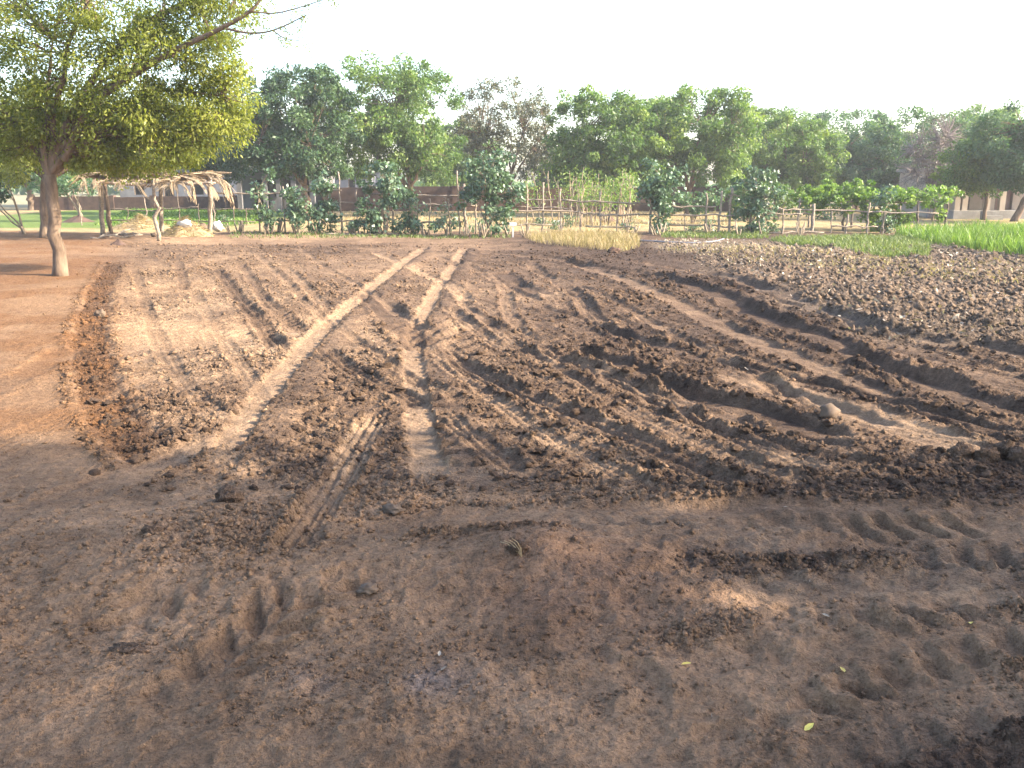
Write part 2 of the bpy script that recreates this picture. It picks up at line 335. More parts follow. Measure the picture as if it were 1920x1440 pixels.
def ground(x, y, full=True):
    """height, soil colour and looseness of the ground at world x, y"""
    x = np.asarray(x, float); y = np.asarray(y, float)
    near = sst(60, 36, y)*sst(2.0*1.0, 0.0, np.abs(x)/np.maximum(np.abs(y), 2.6)-.80)*sst(-3, 1.5, y)
    # broad zones
    left = sst(-.40, -.50, x/np.maximum(y, 3)) * sst(4.4, 6.5, y)            # packed path on the left
    fore = sst(6.4, 4.9, y + .15*x + .35*fbm(x, y, 1.3, 3, 2))            # trampled sand in front
    plough = sst(4.0, 5.3, x + .5*fbm(x, y, 2.2, 321, 2)) * sst(10, 12, y) * sst(31, 27, y)   # rough ploughed corner
    edge = sst(28.5, 30.5, y + .5*fbm(x, y, 3, 8, 2))                     # swept strip by the fence
    big = fbm(x, y, 2.6, 21, 3)
    patch = fbm(x, y, 1.1, 33, 3)
    loose = np.clip(.66 + .36*big + .30*patch, 0.10, 1.2)
    loose = loose*(1-.85*left)*(1-.72*fore) ; loose = np.maximum(loose, plough*1.5)
    rb = np.clip(sst(.08, .36, x/np.maximum(y, 2.6) + .12*fbm(x, y, .9, 311, 2))*np.exp(-((y-4.55+.12*x)/.42)**2)*1.2 + sst(.36, .52, x/np.maximum(y, 2.6))*sst(3.35, 2.9, y) + sst(.12, .4, x/np.maximum(y, 2.6))*np.exp(-((y-5.6)/.4)**2), 0, 1)              # dark clods at the right front
    loose = np.maximum(loose, rb*.9*(.55+.45*sst(-.3, .5, patch)))
    lb = np.exp(-(((x+1.55)/.55)**2 + ((y-4.65)/.75)**2)) + np.exp(-(((x+.75)/.5)**2 + ((y-5.6)/.6)**2))
    loose = np.maximum(loose, .85*np.clip(lb, 0, 1))
    loose = loose*(1-.9*edge)
    dryv = .56 + .26*fbm(x, y, 3.3, 51, 3) - .105*np.clip(x+.4, -1.6, 3.5) - .18*sst(14, 22, y)
    dryv = dryv + .12*left - .12*rb + .42*plough + .17*fore  # fore term lightens the shaded front sand through the dryness value
    h = .05*fbm(x, y, 6, 61, 2) + .035*big*(1-.5*left)
    # low bank across the front and a heap
    h = h + .10*sst(3.55, 4.35, y - .12*x + .12*fbm(x, y, .8, 71, 2))*sst(5.6, 4.4, y) * sst(1.6, .2, x)
    h = h + .09*np.exp(-(((x-.12)/.34)**2 + ((y-4.38)/.24)**2))
    h = h + .10*left*0
    c = x*.895 + y*.446 + .35*fbm(x, y, 3.5, 201, 2) - .012*(y-8)**2*sst(8, 16, y)
    fz = sst(-.6, .8, x + .15*(y-8))*sst(5.4, 6.4, y)*sst(22, 15, y)*(.45+.55*sst(-.25, .35, fbm(x, y, 1.6, 205, 2)))
    tine = np.abs(np.sin(np.pi*c/.37 + 1.1*fbm(x, y, 1.5, 207, 2)))**.7
    h = h + .024*fz*(tine-.6) + .014*fz*np.sin(2*np.pi*c/.115)*sst(-.3, .4, vnoise(x*1.3, y*1.3, 222))
    dryv = dryv + .30*fz*(tine-.55)
    c2 = x*.80 - y*.60 + .3*fbm(x, y, 3.0, 211, 2)
    fz2 = sst(.2, -1.2, x)*sst(8.5, 10.5, y)*sst(26, 19, y)*(1-left)*sst(-.1, .45, fbm(x, y, 1.8, 215, 2))
    h = h + .022*fz2*np.sin(2*np.pi*c2/.24)
    flat = np.ones_like(x)
    trk = np.zeros_like(x)
    lug = np.zeros_like(x)
    for P, hw, dep, ty, dry in TRW:
        reach = max(hw*2.6, hw+.45 if ty == 'S' else 0)
        lo, hi = P.min(0)-reach, P.max(0)+reach
        idx = np.nonzero((x.ravel() > lo[0]) & (x.ravel() < hi[0]) & (y.ravel() > lo[1]) & (y.ravel() < hi[1]))[0]
        if len(idx) == 0: continue
        X, Y = x.ravel()[idx], y.ravel()[idx]
        wob = .16*hw*fbm(X, Y, .5, 77, 2)
        best = np.full(len(idx), 1e9); sd = np.zeros(len(idx)); al = np.zeros(len(idx)); acc = 0.0
        L_tot = np.linalg.norm(np.diff(P, axis=0), axis=1).sum()
        for i in range(len(P)-1):
            a, b = P[i], P[i+1]; d = b-a; l = np.linalg.norm(d)
            if l < 1e-6: continue
            t = np.clip(((X-a[0])*d[0]+(Y-a[1])*d[1])/(l*l), 0, 1)
            ex, ey = X-(a[0]+t*d[0]), Y-(a[1]+t*d[1])
            q = np.hypot(ex, ey); m = q < best
            best[m] = q[m]; sd[m] = np.sign(d[0]*ey[m]-d[1]*ex[m]); al[m] = acc + t[m]*l
            acc += l
        s = (best+wob)/hw; t = s*sd
        fl_ = 1.3 if ty == 'S' else .5
        fade = sst(0, fl_, al + .25*vnoise(X*4, Y*4, 88))*sst(0, fl_, L_tot-al)*np.where((al <= 0) | (al >= L_tot), sst(1.5, .8, s), 1)
        wear = fade*(.75+.35*vnoise(al*.9, al*0+3.3*hw, 5))
        core = sst(1.15, .72, s)
        bed = -dep*core
        berm = dep*(.5 if ty != 'S' else .15)*np.exp(-((s-1.3)/.22)**2)*np.clip(.6+.9*vnoise(X*5.5, Y*5.5, 91)+.5*vnoise(X*13, Y*13, 92), 0, 2)
        det = 0
        if ty == 'T':
            ph = al/.21 + .55*np.abs(t)
            det = (.028 if P[0][1] < 6 else .017)*np.clip(2.2*np.sin(2*np.pi*ph + .8*vnoise(X*3, Y*3, 95)), -1, 1)*sst(1.4, .95, s)*sst(.12, .4, s)*np.clip(.7+.8*vnoise(X*2.2, Y*2.2, 96), .1, 1.3)
        elif ty == 'S':                   # pale wheel line with a row of lug teeth pushed up on its right side
            rt = (best+wob)*(sd < 0)
            zone = sst(hw*.9, hw*1.15, rt)*sst(hw+.40, hw+.24, rt + .06*vnoise(X*3, Y*3, 94))
            tooth = np.clip(1.8*np.sin(2*np.pi*(al/.21 + .3*rt) + .5*vnoise(X*2, Y*2, 97)) + .1, -1, 1)
            det = .055*sst(0, .035, rt-(hw*.8+.10*(tooth*.5+.5)))*sst(hw+.5, hw+.2, rt)*np.clip(.85+.4*vnoise(X*1.7, Y*1.7, 98), .2, 1.3)
            dz = dryv.ravel(); dz[idx] -= .20*zone*fade; dryv = dz.reshape(x.shape)  # toothed strip darkened, putting the lugs' cast shadow into the soil tone
            fl = flat.ravel(); fl[idx] = np.minimum(fl[idx], 1-.55*zone*fade); flat = fl.reshape(x.shape)
        elif ty == 'B':
            det = .3*dep*np.cos(2*np.pi*1.5*t)*core + .25*dep*core
            det = det + .006*np.clip(2*np.sin(2*np.pi*al/.09), -1, 1)*core
        if ty == 'D':
            berm = berm*.3; bed = bed*.6
            lz = loose.ravel(); lz[idx] = np.maximum(lz[idx], (.8*core*fade)); loose = lz.reshape(x.shape)
        hf = h.ravel(); hf[idx] += (bed+berm+det)*wear; h = hf.reshape(x.shape)
        fl = flat.ravel(); fl[idx] = np.minimum(fl[idx], 1-(.78 if ty not in 'DB' else (.6 if ty == 'B' else 0))*core*fade); flat = fl.reshape(x.shape)
        dv = dryv.ravel(); k = sst(1.25, .8, s + .35*vnoise(X*7, Y*7, 61))*fade*.85; dv[idx] = dv[idx]*(1-k) + dry*k; dryv = dv.reshape(x.shape)
        tk = loose.ravel(); tk[idx] = np.maximum(tk[idx], (.9*np.exp(-((s-1.45)/.4)**2)*fade)*(.3 if dep < .04 else 1)); loose = tk.reshape(x.shape)
    rough = loose*flat*near
    h = h*near
    if full:
        h = h + rough*(.026*bumps(x, y, .15, 3)*sst(.0, .5, fbm(x, y, .6, 5, 2)) + .030*bumps(x, y, .085, 13) + .022*bumps(x, y, .048, 23)*sst(14, 9, y))
        h = h + plough*near*.085*bumps(x, y, .42, 31)*flat
        h = h + near*(.006+.022*rough)*fbm(x, y, .20, 41, 4)
        foot = fore*sst(.15, .5, fbm(x, y, .9, 301, 2))
        h = h - .030*foot*bumps(x, y, .34, 303) - .013*fore*bumps(x, y, .16, 305) + .007*fore*bumps(x, y, .06, 307) + .006*fore*fbm(x, y, .07, 309, 2)
    # colour
    n = fbm(x, y, .5, 111, 3); n2 = fbm(x, y, .12, 131, 2)
    cr_ = vnoise(x/.075, y/.11, 151)
    dv = np.clip(dryv + .16*n + .12*n2 + .26*np.clip(cr_, -1, .4)*np.clip(loose*flat, 0, 1) - .22*(loose-.4)*flat, 0, 1)[..., None]
    moist = np.array((.058, .037, .026)); mid = np.array((.145, .093, .060)); pale = np.array((.265, .175, .109))
    col = np.where(dv < .5, moist+(mid-moist)*dv*2, mid+(pale-mid)*(dv-.5)*2)
    fw = (fore*(1-rb))[..., None]; col = col*(1-.7*fw) + np.array((.225, .136, .080))*(.85+.3*n[..., None])*.7*fw  # front sand tan, brightened and warmed to paint fill light into its shade
    redp = (left*sst(4.5, 8, y)*(.6+.4*sst(-.3, .4, patch)))[..., None]
    col = col*(1-.9*redp) + np.array((.150, .074, .033))*.9*redp  # red path earth, with a dimmed left edge put into the colour
    red2 = np.exp(-(((x-.35)/.55)**2 + ((y-4.1)/.5)**2))[..., None]; col = col*(1-.45*red2) + np.array((.16, .088, .058))*.45*red2
    ash = (np.exp(-(((x+.55)/.28)**2 + ((y-3.28)/.13)**2))*sst(-.5, .3, n))[..., None]; col = col*(1-.7*ash) + np.array((.15, .145, .155))*.7*ash
    far = sst(34.5, 36, y + .4*n)[..., None]
    dryyard = np.array((.26, .195, .10))*(1+.2*n[..., None]); greeny = np.array((.10, .14, .035))
    gx = sst(-11.5, -13.0, x)*sst(37, 38.5, y)*sst(-29.5, -28.5, x + .35*(y-36)*0)
    farc = dryyard*(1-gx[..., None]) + greeny*gx[..., None]
    hz = sst(60, 75, y)[..., None]; farc = farc*(1-hz) + np.array((.2, .18, .11))*hz
    col = col*(1-far) + farc*far
    stub = (plough*sst(24, 27.5, y))[..., None]; col = col*(1-.6*stub) + np.array((.28, .22, .16))*.6*stub
    col = col*(1-.45*plough[..., None]) + np.array((.17, .132, .10))*.45*plough[..., None]
    return h, col, rough
def gz(x, y):
    return float(ground(np.array([x]), np.array([y]))[0][0])

def grid_axis_t(n):
    f = np.linspace(-.80, .80, n); k = .80*np.geomspace(1, 1500, 26)[1:]
    k[:4] = (.9, 1.05, 1.3, 1.8)
    return np.concatenate([-k[::-1], f, k])
NR, NC = 825, 755
f = np.linspace(2.3**-.55, 40**-.55, NR)**(-1/.55)
rows = np.concatenate([[-60, -30, -14, -7, -3.5, -1.5, -.2, .7, 1.3, 1.7, 2.0], f, np.geomspace(40.6, 3500, 40)])
tt = grid_axis_t(NC)
wd = np.clip(rows, 2.3, 40)
Yg = np.repeat(rows[:, None], len(tt), 1); Xg = wd[:, None]*tt[None, :]
Hg, Cg, Lg = ground(Xg, Yg)
V = np.stack([Xg, Yg, Hg], -1).reshape(-1, 3)
nr, nc = len(rows), len(tt)
i = np.arange(nr*nc).reshape(nr, nc)
F = np.stack([i[:-1, :-1], i[:-1, 1:], i[1:, 1:], i[1:, :-1]], -1).reshape(-1, 4)
field = kind(mesh_np('field_ground', V, F, M['soil'], smooth=True, attrs={'soil': Cg.reshape(-1, 3), 'loose': np.clip(Lg, 0, 1).ravel()}), 'structure')

# ------------------------------------------------------------------ clods on the ground
def ico(sub, seed):
    r = np.random.default_rng(seed); p = (1+5**.5)/2
    v = np.array([(-1,p,0),(1,p,0),(-1,-p,0),(1,-p,0),(0,-1,p),(0,1,p),(0,-1,-p),(0,1,-p),(p,0,-1),(p,0,1),(-p,0,-1),(-p,0,1)], float)
    v /= np.linalg.norm(v[0])
    fc = [(0,11,5),(0,5,1),(0,1,7),(0,7,10),(0,10,11),(1,5,9),(5,11,4),(11,10,2),(10,7,6),(7,1,8),(3,9,4),(3,4,2),(3,2,6),(3,6,8),(3,8,9),(4,9,5),(2,4,11),(6,2,10),(8,6,7),(9,8,1)]
    v = [tuple(q) for q in v]
    for _ in range(sub):
        mid, nf = {}, []
        def m(a, b):
            k = (min(a, b), max(a, b))
            if k not in mid:
                q = (np.array(v[a])+np.array(v[b]))/2; q /= np.linalg.norm(q); mid[k] = len(v); v.append(tuple(q))
            return mid[k]
        for a, b, c in fc:
            ab, bc, ca = m(a, b), m(b, c), m(c, a); nf += [(a, ab, ca), (b, bc, ab), (c, ca, bc), (ab, bc, ca)]
        fc = nf
    v = np.array(v); q = v*2.1
    rad = 1 + .22*r.standard_normal(len(v))*(.75 if sub else 1) + .25*vnoise(q[:, 0]+seed*3.1, q[:, 1]+q[:, 2]*1.7, seed)
    v = v*np.clip(rad, .5, 1.6)[:, None]*np.array((1, .8, .62))
    return v, np.array(fc)
def rotz(v, a):
    c, s = np.cos(a), np.sin(a); o = v.copy(); o[..., 0] = v[..., 0]*c - v[..., 1]*s; o[..., 1] = v[..., 0]*s + v[..., 1]*c; return o
N0 = 150000
d = 1/np.sqrt(rng.uniform(1/31.0**2, 1/2.9**2, N0)); d = np.where(rng.random(N0) < .6, np.exp(rng.uniform(np.log(3.2), np.log(30), N0)), d)
t = rng.uniform(-.72, .72, N0); cx, cy = d*t, d
ch, cc, cl = ground(cx, cy)
keep = rng.random(N0) < np.clip(cl*.62-.07, .014, .7)
cx, cy, ch, cc, cl = cx[keep], cy[keep], ch[keep], cc[keep], cl[keep]
n = len(cx)
sz = .0085*(rng.random(n)**-.40)*(1 + .045*cy)*(.65+.5*np.clip(cl, 0, 1.3)); sz = np.clip(sz, .005, np.clip(.0085*cy-.015, .009, .055))
plo = (cy > 13) & (cl > 1.1); sz[plo] *= 1.35
order = np.argsort(-(sz/cy**.62)*(1+.5*rng.random(n))); order = order[:38000]
o1 = np.argsort(-(sz[order]/cy[order])); order = order[o1]
cx, cy, ch, cc, sz = cx[order], cy[order], ch[order], cc[order], sz[order]
big_n = 292
protos = []
for k in range(7):
    v, fc = ico(2 if k < 2 else 1, 100+k)
    me = bpy.data.meshes.new('clod'); me.from_pydata([tuple(q) for q in v], [], [tuple(map(int, q)) for q in fc]); me.materials.append(M['clod'])
    if k < 2: me.polygons.foreach_set('use_smooth', np.ones(len(me.polygons), dtype=bool))
    protos.append(me)
for k in range(big_n):
    o = bpy.data.objects.new('clod', protos[k % 7]); s = float(sz[k])*1.1
    o.scale = (s*random.uniform(.8, 1.3), s*random.uniform(.8, 1.2), s*random.uniform(.7, 1.1))
    o.rotation_euler = (random.uniform(-.4, .4), random.uniform(-.4, .4), random.uniform(0, 6.28))
    o.location = (float(cx[k]), float(cy[k]), float(ch[k]) + s*.12); link(o, field)
rest = np.arange(big_n, len(cx)); Vs, Fs, Cs = [], [], []
for k in range(6):
    r8 = np.random.default_rng(40+k); v = np.array(((1,0,0),(-1,0,0),(0,.85,0),(0,-.85,0),(0,0,.7),(0,0,-.7)), float)*r8.uniform(.65, 1.25, (6, 1)) + .15*r8.standard_normal((6, 3))
    fc = np.array(((0,2,4),(2,1,4),(1,3,4),(3,0,4),(2,0,5),(1,2,5),(3,1,5),(0,3,5))); sel = rest[k::6]; m = len(sel)
    q = np.repeat(v[None], m, 0)*(sz[sel][:, None, None])*rng.uniform(.75, 1.3, (m, 1, 3))
    q = rotz(q, rng.uniform(0, 6.28, (m, 1)))
    q = q + np.stack([cx[sel], cy[sel], ch[sel] + sz[sel]*.25], -1)[:, None]
    off = sum(len(a) for a in Vs)
    Fs.append((fc[None] + (np.arange(m)*len(v))[:, None, None] + off).reshape(-1, 3)); Vs.append(q.reshape(-1, 3))
    Cs.append(np.repeat((cc[sel]*rng.uniform(.8, 1.25, (m, 1)))[:, None], len(v), 1).reshape(-1, 3))
kind(mesh_np('small_clods', np.concatenate(Vs), np.concatenate(Fs), M['soil'], field, attrs={'soil': np.concatenate(Cs)}), 'stuff')

# ------------------------------------------------------------------ foliage helpers
def unit(v): return v/(np.linalg.norm(v, axis=-1, keepdims=True)+1e-9)
def leaf_mesh(name, cen, dirs, nrm, ln, wd_, tint, mat_, parent, base, fold=.0):
    n = len(cen); dirs = unit(dirs); side = unit(np.cross(dirs, nrm)); up = np.cross(side, dirs)
    ln = np.broadcast_to(ln, (n,))[:, None]; wd_ = np.broadcast_to(wd_, (n,))[:, None]
    a = cen - dirs*ln*.5; c = cen + dirs*ln*.5; m = cen - dirs*ln*.08 - up*wd_*fold
    V = np.stack([a, m+side*wd_*.5, c, m-side*wd_*.5], 1).reshape(-1, 3)
    F = np.arange(4*n).reshape(n, 4)
    return mesh_np(name, V, F, mat_, parent, attrs={'tint': np.repeat(np.clip(tint, 0, 1), 4)}, base=base)
def rsph(n, r): return unit(r.standard_normal((n, 3)))
def bez(p0, p1, p2, n):
    t = np.linspace(0, 1, n)[:, None]; return (1-t)**2*p0 + 2*t*(1-t)*p1 + t*t*p2
def wob(P, amt, r):
    P = P.copy(); P[1:-1] += r.standard_normal((len(P)-2, 3))*amt; return P

def foliage(lobes, n_clump, n_leaf, clump_r, leaf, r, shell=.55, droop=.35):
    """lobes: (centre, radii). returns clump centres and per-leaf arrays"""
    wts = np.array([a[1][0]*a[1][1]*a[1][2] for a in lobes])**.55; wts /= wts.sum()
    which = r.choice(len(lobes), n_clump, p=wts)
    cs = np.array([a[0] for a in lobes])[which]; rs = np.array([a[1] for a in lobes])[which]
    u = rsph(n_clump, r); rad = shell + (1-shell)*r.random(n_clump)**.6
    rad = np.where(r.random(n_clump) < .25, r.random(n_clump)**.4, rad)
    cl = cs + u*rs*rad[:, None]
    csz = clump_r*r.uniform(.65, 1.35, n_clump)
    k = r.integers(0, n_clump, n_leaf)
    off = rsph(n_leaf, r)*(r.random(n_leaf)**.45)[:, None]*csz[k][:, None]*np.array((1, 1, .72))
    cen = cl[k] + off
    tint = (.40 + .26*r.standard_normal(n_clump))[k] + .16*r.standard_normal(n_leaf) + .25*np.clip((off*np.array((0, 0, 1))).sum(1)/csz[k], -1, 1)  # upper leaves of each clump tinted lighter, painting lit tufts
    out = unit(off + .6*csz[k][:, None]*u[k])
    dirs = unit(out*.6 + r.standard_normal((n_leaf, 3))*.55 - np.array((0, 0, droop)))
    nrm = unit(r.standard_normal((n_leaf, 3))*.75 + np.array((0, 0, .5)) + out*.5)
    ln = leaf[0]*r.uniform(.6, 1.35, n_leaf)
    return cl, cen, dirs, nrm, ln, ln*leaf[1], tint

def tree(name, label, group, base, forks, lobes, mat_, n_clump, n_leaf, clump_r, leaf, trunk_r, bark='bark', seed=0, fork_z=1.6, lean=(0, 0), shell=.55, twig=.012, extra=None, cat='tree', up=.12):
    r = np.random.default_rng(seed+1000); base = np.asarray(base, float)
    root = thing(name, base, label, cat, group)
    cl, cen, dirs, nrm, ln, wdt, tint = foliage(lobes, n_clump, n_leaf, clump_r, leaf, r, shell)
    tm = MB(); fk = base + np.array((lean[0], lean[1], fork_z))
    P = wob(bez(base - np.array((0, 0, .15)), base + np.array((lean[0]*.25, lean[1]*.25, fork_z*.55)), fk, 8), trunk_r*.22, r)
    tm.tube(P, trunk_r*np.array((1.45, 1.12, 1.0, .97, .94, .92, .9, .88)), 9)
    br = MB(); nodes = []
    for lc, lr in lobes:
        lc = np.asarray(lc, float)
        for q in range(forks):
            tgt = lc + rsph(1, r)[0]*np.asarray(lr)*.35
            mid = fk + (tgt-fk)*(.45-.6*max(0, up-.12)) + np.array((0, 0, up*np.linalg.norm(tgt-fk)))
            Q = wob(bez(fk, mid, tgt, 8), trunk_r*.35, r)
            r0 = trunk_r*(.62 if forks == 1 else .5)
            br.tube(Q, np.linspace(r0, max(r0*.22, twig), 8), 6, False); nodes += list(Q[2:])
    nodes = np.array(nodes)
    if extra is not None:
        for Q, ra in extra: br.tube(Q, ra, 6, False)
    for c in cl:
        k = np.argmin(((nodes-c)**2).sum(1)); a = nodes[k]
        mid = (a+c)/2 + np.array((0, 0, .08*np.linalg.norm(c-a)))
        br.tube(wob(bez(a, mid, c, 5), .03, r), np.linspace(twig*2.0, twig*.6, 5), 4, False)
    tm.build('trunk', M[bark], root, base, True); br.build('branches', M[bark], root, base, True)
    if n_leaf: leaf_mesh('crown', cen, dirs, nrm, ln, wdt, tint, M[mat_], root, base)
    return root
LOBE = 1.14
def lobe(u, v, ru, rv, Y, dy=0.0, rd=None):
    k = Y/FPX*LOBE; return (at(u, v, Y+dy), np.array((ru*k, (rd if rd else .85*ru)*k, rv*k)))
def base_at(u, Y):
    p = at(u, 400, Y); x = p[0]; return np.array((x, Y, gz(x, Y)))

# ------------------------------------------------------------------ walls and buildings beyond the fence
def wall_run(name, u0, u1, Y, top_v, label, m, th=.3):
    x0, x1 = at(u0, 400, Y)[0], at(u1, 400, Y)[0]; z1 = at(960, top_v, Y)[2]
    root = thing(name, ((x0+x1)/2, Y, 0), label, 'wall'); b = root.location
    n = max(2, int((x1-x0)/2.6)); r = random.Random(u0)
    for k in range(n):
        mb = MB(); xa, xb = x0+(x1-x0)*k/n, x0+(x1-x0)*(k+1)/n - .03
        o = r.uniform(-.02, .02); mb.box((xa, Y+o, -.1), (xb, Y+th+o, z1+r.uniform(-.05, .05))); mb.build('wall_panel', m, root, b)
    for k in range(n+1):
        mb = MB(); xa = x0+(x1-x0)*k/n; mb.box((xa-.16, Y-.07, -.1), (xa+.14, Y+th+.07, z1+.09)); mb.build('pier', m, root, b)
    return root
wall_run('boundary_wall', 610, 1420, 58, 351, 'long low shade-darkened brown mud wall running behind the pole fence', M['mud_wall'])
wall_run('boundary_wall', 60, 440, 60, 369, 'low dark wall behind the green plot and thatched shelter', M['mud_wall'])

def hut_building(name, label, u0, u1, Y, depth, zt, m, openings, columns, plinth=0.0, slab_m='concrete', over=.35, porch=0.0):
    x0, x1 = at(u0, 400, Y)[0], at(u1, 400, Y)[0]
    root = thing(name, ((x0+x1)/2, Y, 0), label, 'building'); b = root.location
    yw = Y + porch
    # the front wall is pieced round its openings
    ops = sorted([(at(a, 400, Y)[0], at(c, 400, Y)[0], za, zb, k) for a, c, za, zb, k in openings])
    mb = MB(); xx = x0
    for a, c, za, zb, k in ops:
        mb.box((xx, yw, plinth), (a, yw+.25, zt)); mb.box((a, yw, zb), (c, yw+.25, zt))
        if za > plinth+.05: mb.box((a, yw, plinth), (c, yw+.25, za))
        xx = c
    mb.box((xx, yw, plinth), (x1, yw+.25, zt)); mb.build('front_wall', m, root, b)
    for sgn, xs in ((0, x0), (1, x1)):
        w_ = MB(); w_.box((xs-.25 if not sgn else xs, yw+.002, -.1), (xs if not sgn else xs+.25, yw+depth, zt-.002)); w_.build('side_wall', m, root, b)
    w_ = MB(); w_.box((x0, yw+depth-.25, -.1), (x1, yw+depth-.002, zt-.002)); w_.build('back_wall', m, root, b)
    for a, c, za, zb, k in ops:
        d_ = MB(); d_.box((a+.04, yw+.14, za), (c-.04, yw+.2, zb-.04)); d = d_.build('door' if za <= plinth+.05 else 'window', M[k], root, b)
        fr = MB()
        for fx in (a, c-.05): fr.box((fx, yw+.03, za), (fx+.05, yw+.13, zb))
        fr.box((a+.05, yw+.03, zb-.05), (c-.05, yw+.13, zb)); fr.build('frame', M['pole_dark'], d, b)
    rf = MB(); rf.box((x0-over, Y-over, zt), (x1+over, yw+depth+over, zt+.18)); rf.build('roof_slab', M[slab_m], root, b)
    if plinth > 0:
        pl = MB(); pl.box((x0-.15, Y-.6, -.1), (x1+.15, yw, plinth)); pl.build('plinth', M['concrete'], root, b)
    for u in columns:
        xc = at(u, 400, Y)[0]; cm = MB(); cm.box((xc-.14, Y-.1, plinth), (xc+.14, Y+.18, zt)); cm.build('column', m, root, b)
    return root
hut_building('farm_store', 'dark grey veranda store under the dense tree behind the vines', 448, 592, 57, 4, 2.55, M['plaster_grey'],
             [(468, 498, 0, 2.0, 'dark'), (505, 520, .9, 1.8, 'dark'), (532, 550, 0, 2.1, 'dark'), (560, 574, 0, 2.1, 'dark')], [452, 500, 525, 553, 588], 0, porch=1.3)
hut_building('pale_house', 'pale bluish plastered house behind the thatched shelter', 235, 446, 66, 5, 3.0, M['plaster_blue'],
             [(255, 275, .9, 2.0, 'dark'), (310, 330, 0, 2.1, 'dark'), (360, 385, .9, 2.0, 'dark'), (420, 432, .9, 2.0, 'dark')], [], 0)
hut_building('pale_house', 'whitish house showing above the brown wall behind the bright shrub', 598, 690, 68, 5, 2.5, M['plaster_blue'],
             [(612, 622, .9, 2.0, 'dark'), (655, 668, .9, 2.0, 'dark')], [], 0)
rb = hut_building('cream_house', 'cream veranda building with plinth and dark door at right edge', 1783, 2040, 47, 5, 2.4, M['cream'],
             [(1817, 1836, .42, 2.1, 'door'), (1857, 1868, .95, 2.0, 'redwall'), (1884, 1918, .42, 2.1, 'redwall'), (1950, 1975, .42, 2.1, 'door')], [1792, 1806, 1848, 1876], .42, porch=1.1)
mb = MB()
for k in range(2): mb.box((at(1836, 400, 46)[0], 45.2+.35*k, -.05), (at(1866, 400, 46)[0], 45.2+.35*(k+1)-.003, .22+.2*k))
mb.build('steps', M['concrete'], rb, rb.location)

# ------------------------------------------------------------------ trees
bg_trees = [
 ('neem_tree', 'dense dark green tree shading the veranda store', 46, 575, [(520,225,92,72),(580,215,80,72),(480,275,58,58),(600,285,62,42),(545,290,70,36)], 'dark_leaf', 150, 34000, .55, (.17, .42), .17, 0),  # dark green, with the taller tree's shade also put into the leaf colour
 ('neem_tree', 'tallest bright green round-crowned tree behind the bright shrub', 50, 772, [(700,190,95,72),(770,215,80,88),(650,250,72,66),(800,285,55,42),(725,290,80,38)], 'neem', 190, 42000, .55, (.17, .42), .18, 0),
 ('thin_tree', 'sparse greyish thin-leaved tree showing sky between its twigs', 54, 955, [(950,245,80,80),(905,225,50,60),(1000,262,48,62)], 'grey_leaf', 170, 15000, .42, (.15, .42), .15, 0),
 ('neem_tree', 'green tree behind the cluster of thin saplings', 50, 1160, [(1120,245,80,64),(1185,258,62,60),(1090,300,52,38),(1165,305,62,34)], 'neem', 150, 32000, .5, (.17, .42), .16, 0),
 ('neem_tree', 'green tree with two-topped crown and dark forked trunk', 52, 1290, [(1295,238,74,58),(1365,240,50,56),(1260,290,66,48),(1330,305,60,38)], 'neem', 150, 32000, .5, (.17, .42), .2, 0),
 ('neem_tree', 'lower green tree left of the vine trellis', 56, 1480, [(1468,282,70,52),(1520,290,52,50),(1430,318,48,38),(1490,325,60,28)], 'neem', 120, 25000, .5, (.18, .42), .16, 0),
 ('neem_tree', 'bluish dark tree directly behind the vine trellis', 62, 1605, [(1605,290,66,54),(1570,310,50,45),(1630,318,55,32)], 'blue_leaf', 110, 23000, .55, (.2, .42), .16, 0),
 ('neem_tree', 'broad dark tree behind the leafless grey tree', 58, 1720, [(1715,280,92,62),(1675,310,62,46),(1785,285,48,60),(1740,320,80,30)], 'blue_leaf', 140, 29000, .55, (.19, .42), .18, 0),
 ('neem_tree', 'small yellowish green tree in front of the cream house', 45.2, 1846, [(1835,305,40,38),(1798,335,40,24),(1872,335,34,22),(1835,338,40,20),(1795,310,30,30)], 'neem', 70, 12000, .42, (.15, .42), .09, 0),
 ('neem_tree', 'dark tree with leaning trunk at right edge', 43.5, 1902, [(1900,260,66,50),(1960,280,80,62),(1935,322,60,26),(1880,318,40,24)], 'blue_leaf', 120, 24000, .5, (.16, .42), .16, .9),
 ('neem_tree', 'dark green tree behind the pale house left of the dense tree', 53, 400, [(400,255,52,66),(345,270,68,56),(430,300,36,34)], 'dark_leaf', 100, 18000, .5, (.18, .42), .13, 0),
]
LOBE = 1.22
for k, (nm, lb_, Y, u, lobes, mt, ncl, nl, cr_, lf, tr_, ln_) in enumerate(bg_trees):
    r = random.Random(k)
    L_ = [lobe(a, b, c, d_, Y, r.uniform(-.9, .9)) for a, b, c, d_ in lobes]
    tree(nm, lb_, 'trees behind the garden', base_at(u, Y), 2 if len(L_) < 4 else 1, L_, mt, int(ncl*1.5), int(nl*1.05), cr_*(1.08 if mt != 'grey_leaf' else 1), (lf[0]*1.16, lf[1]), tr_, seed=k,
         fork_z=1.35 if k in (1, 4) else 1.7, lean=(ln_, 0), shell=.5, bark='bark')
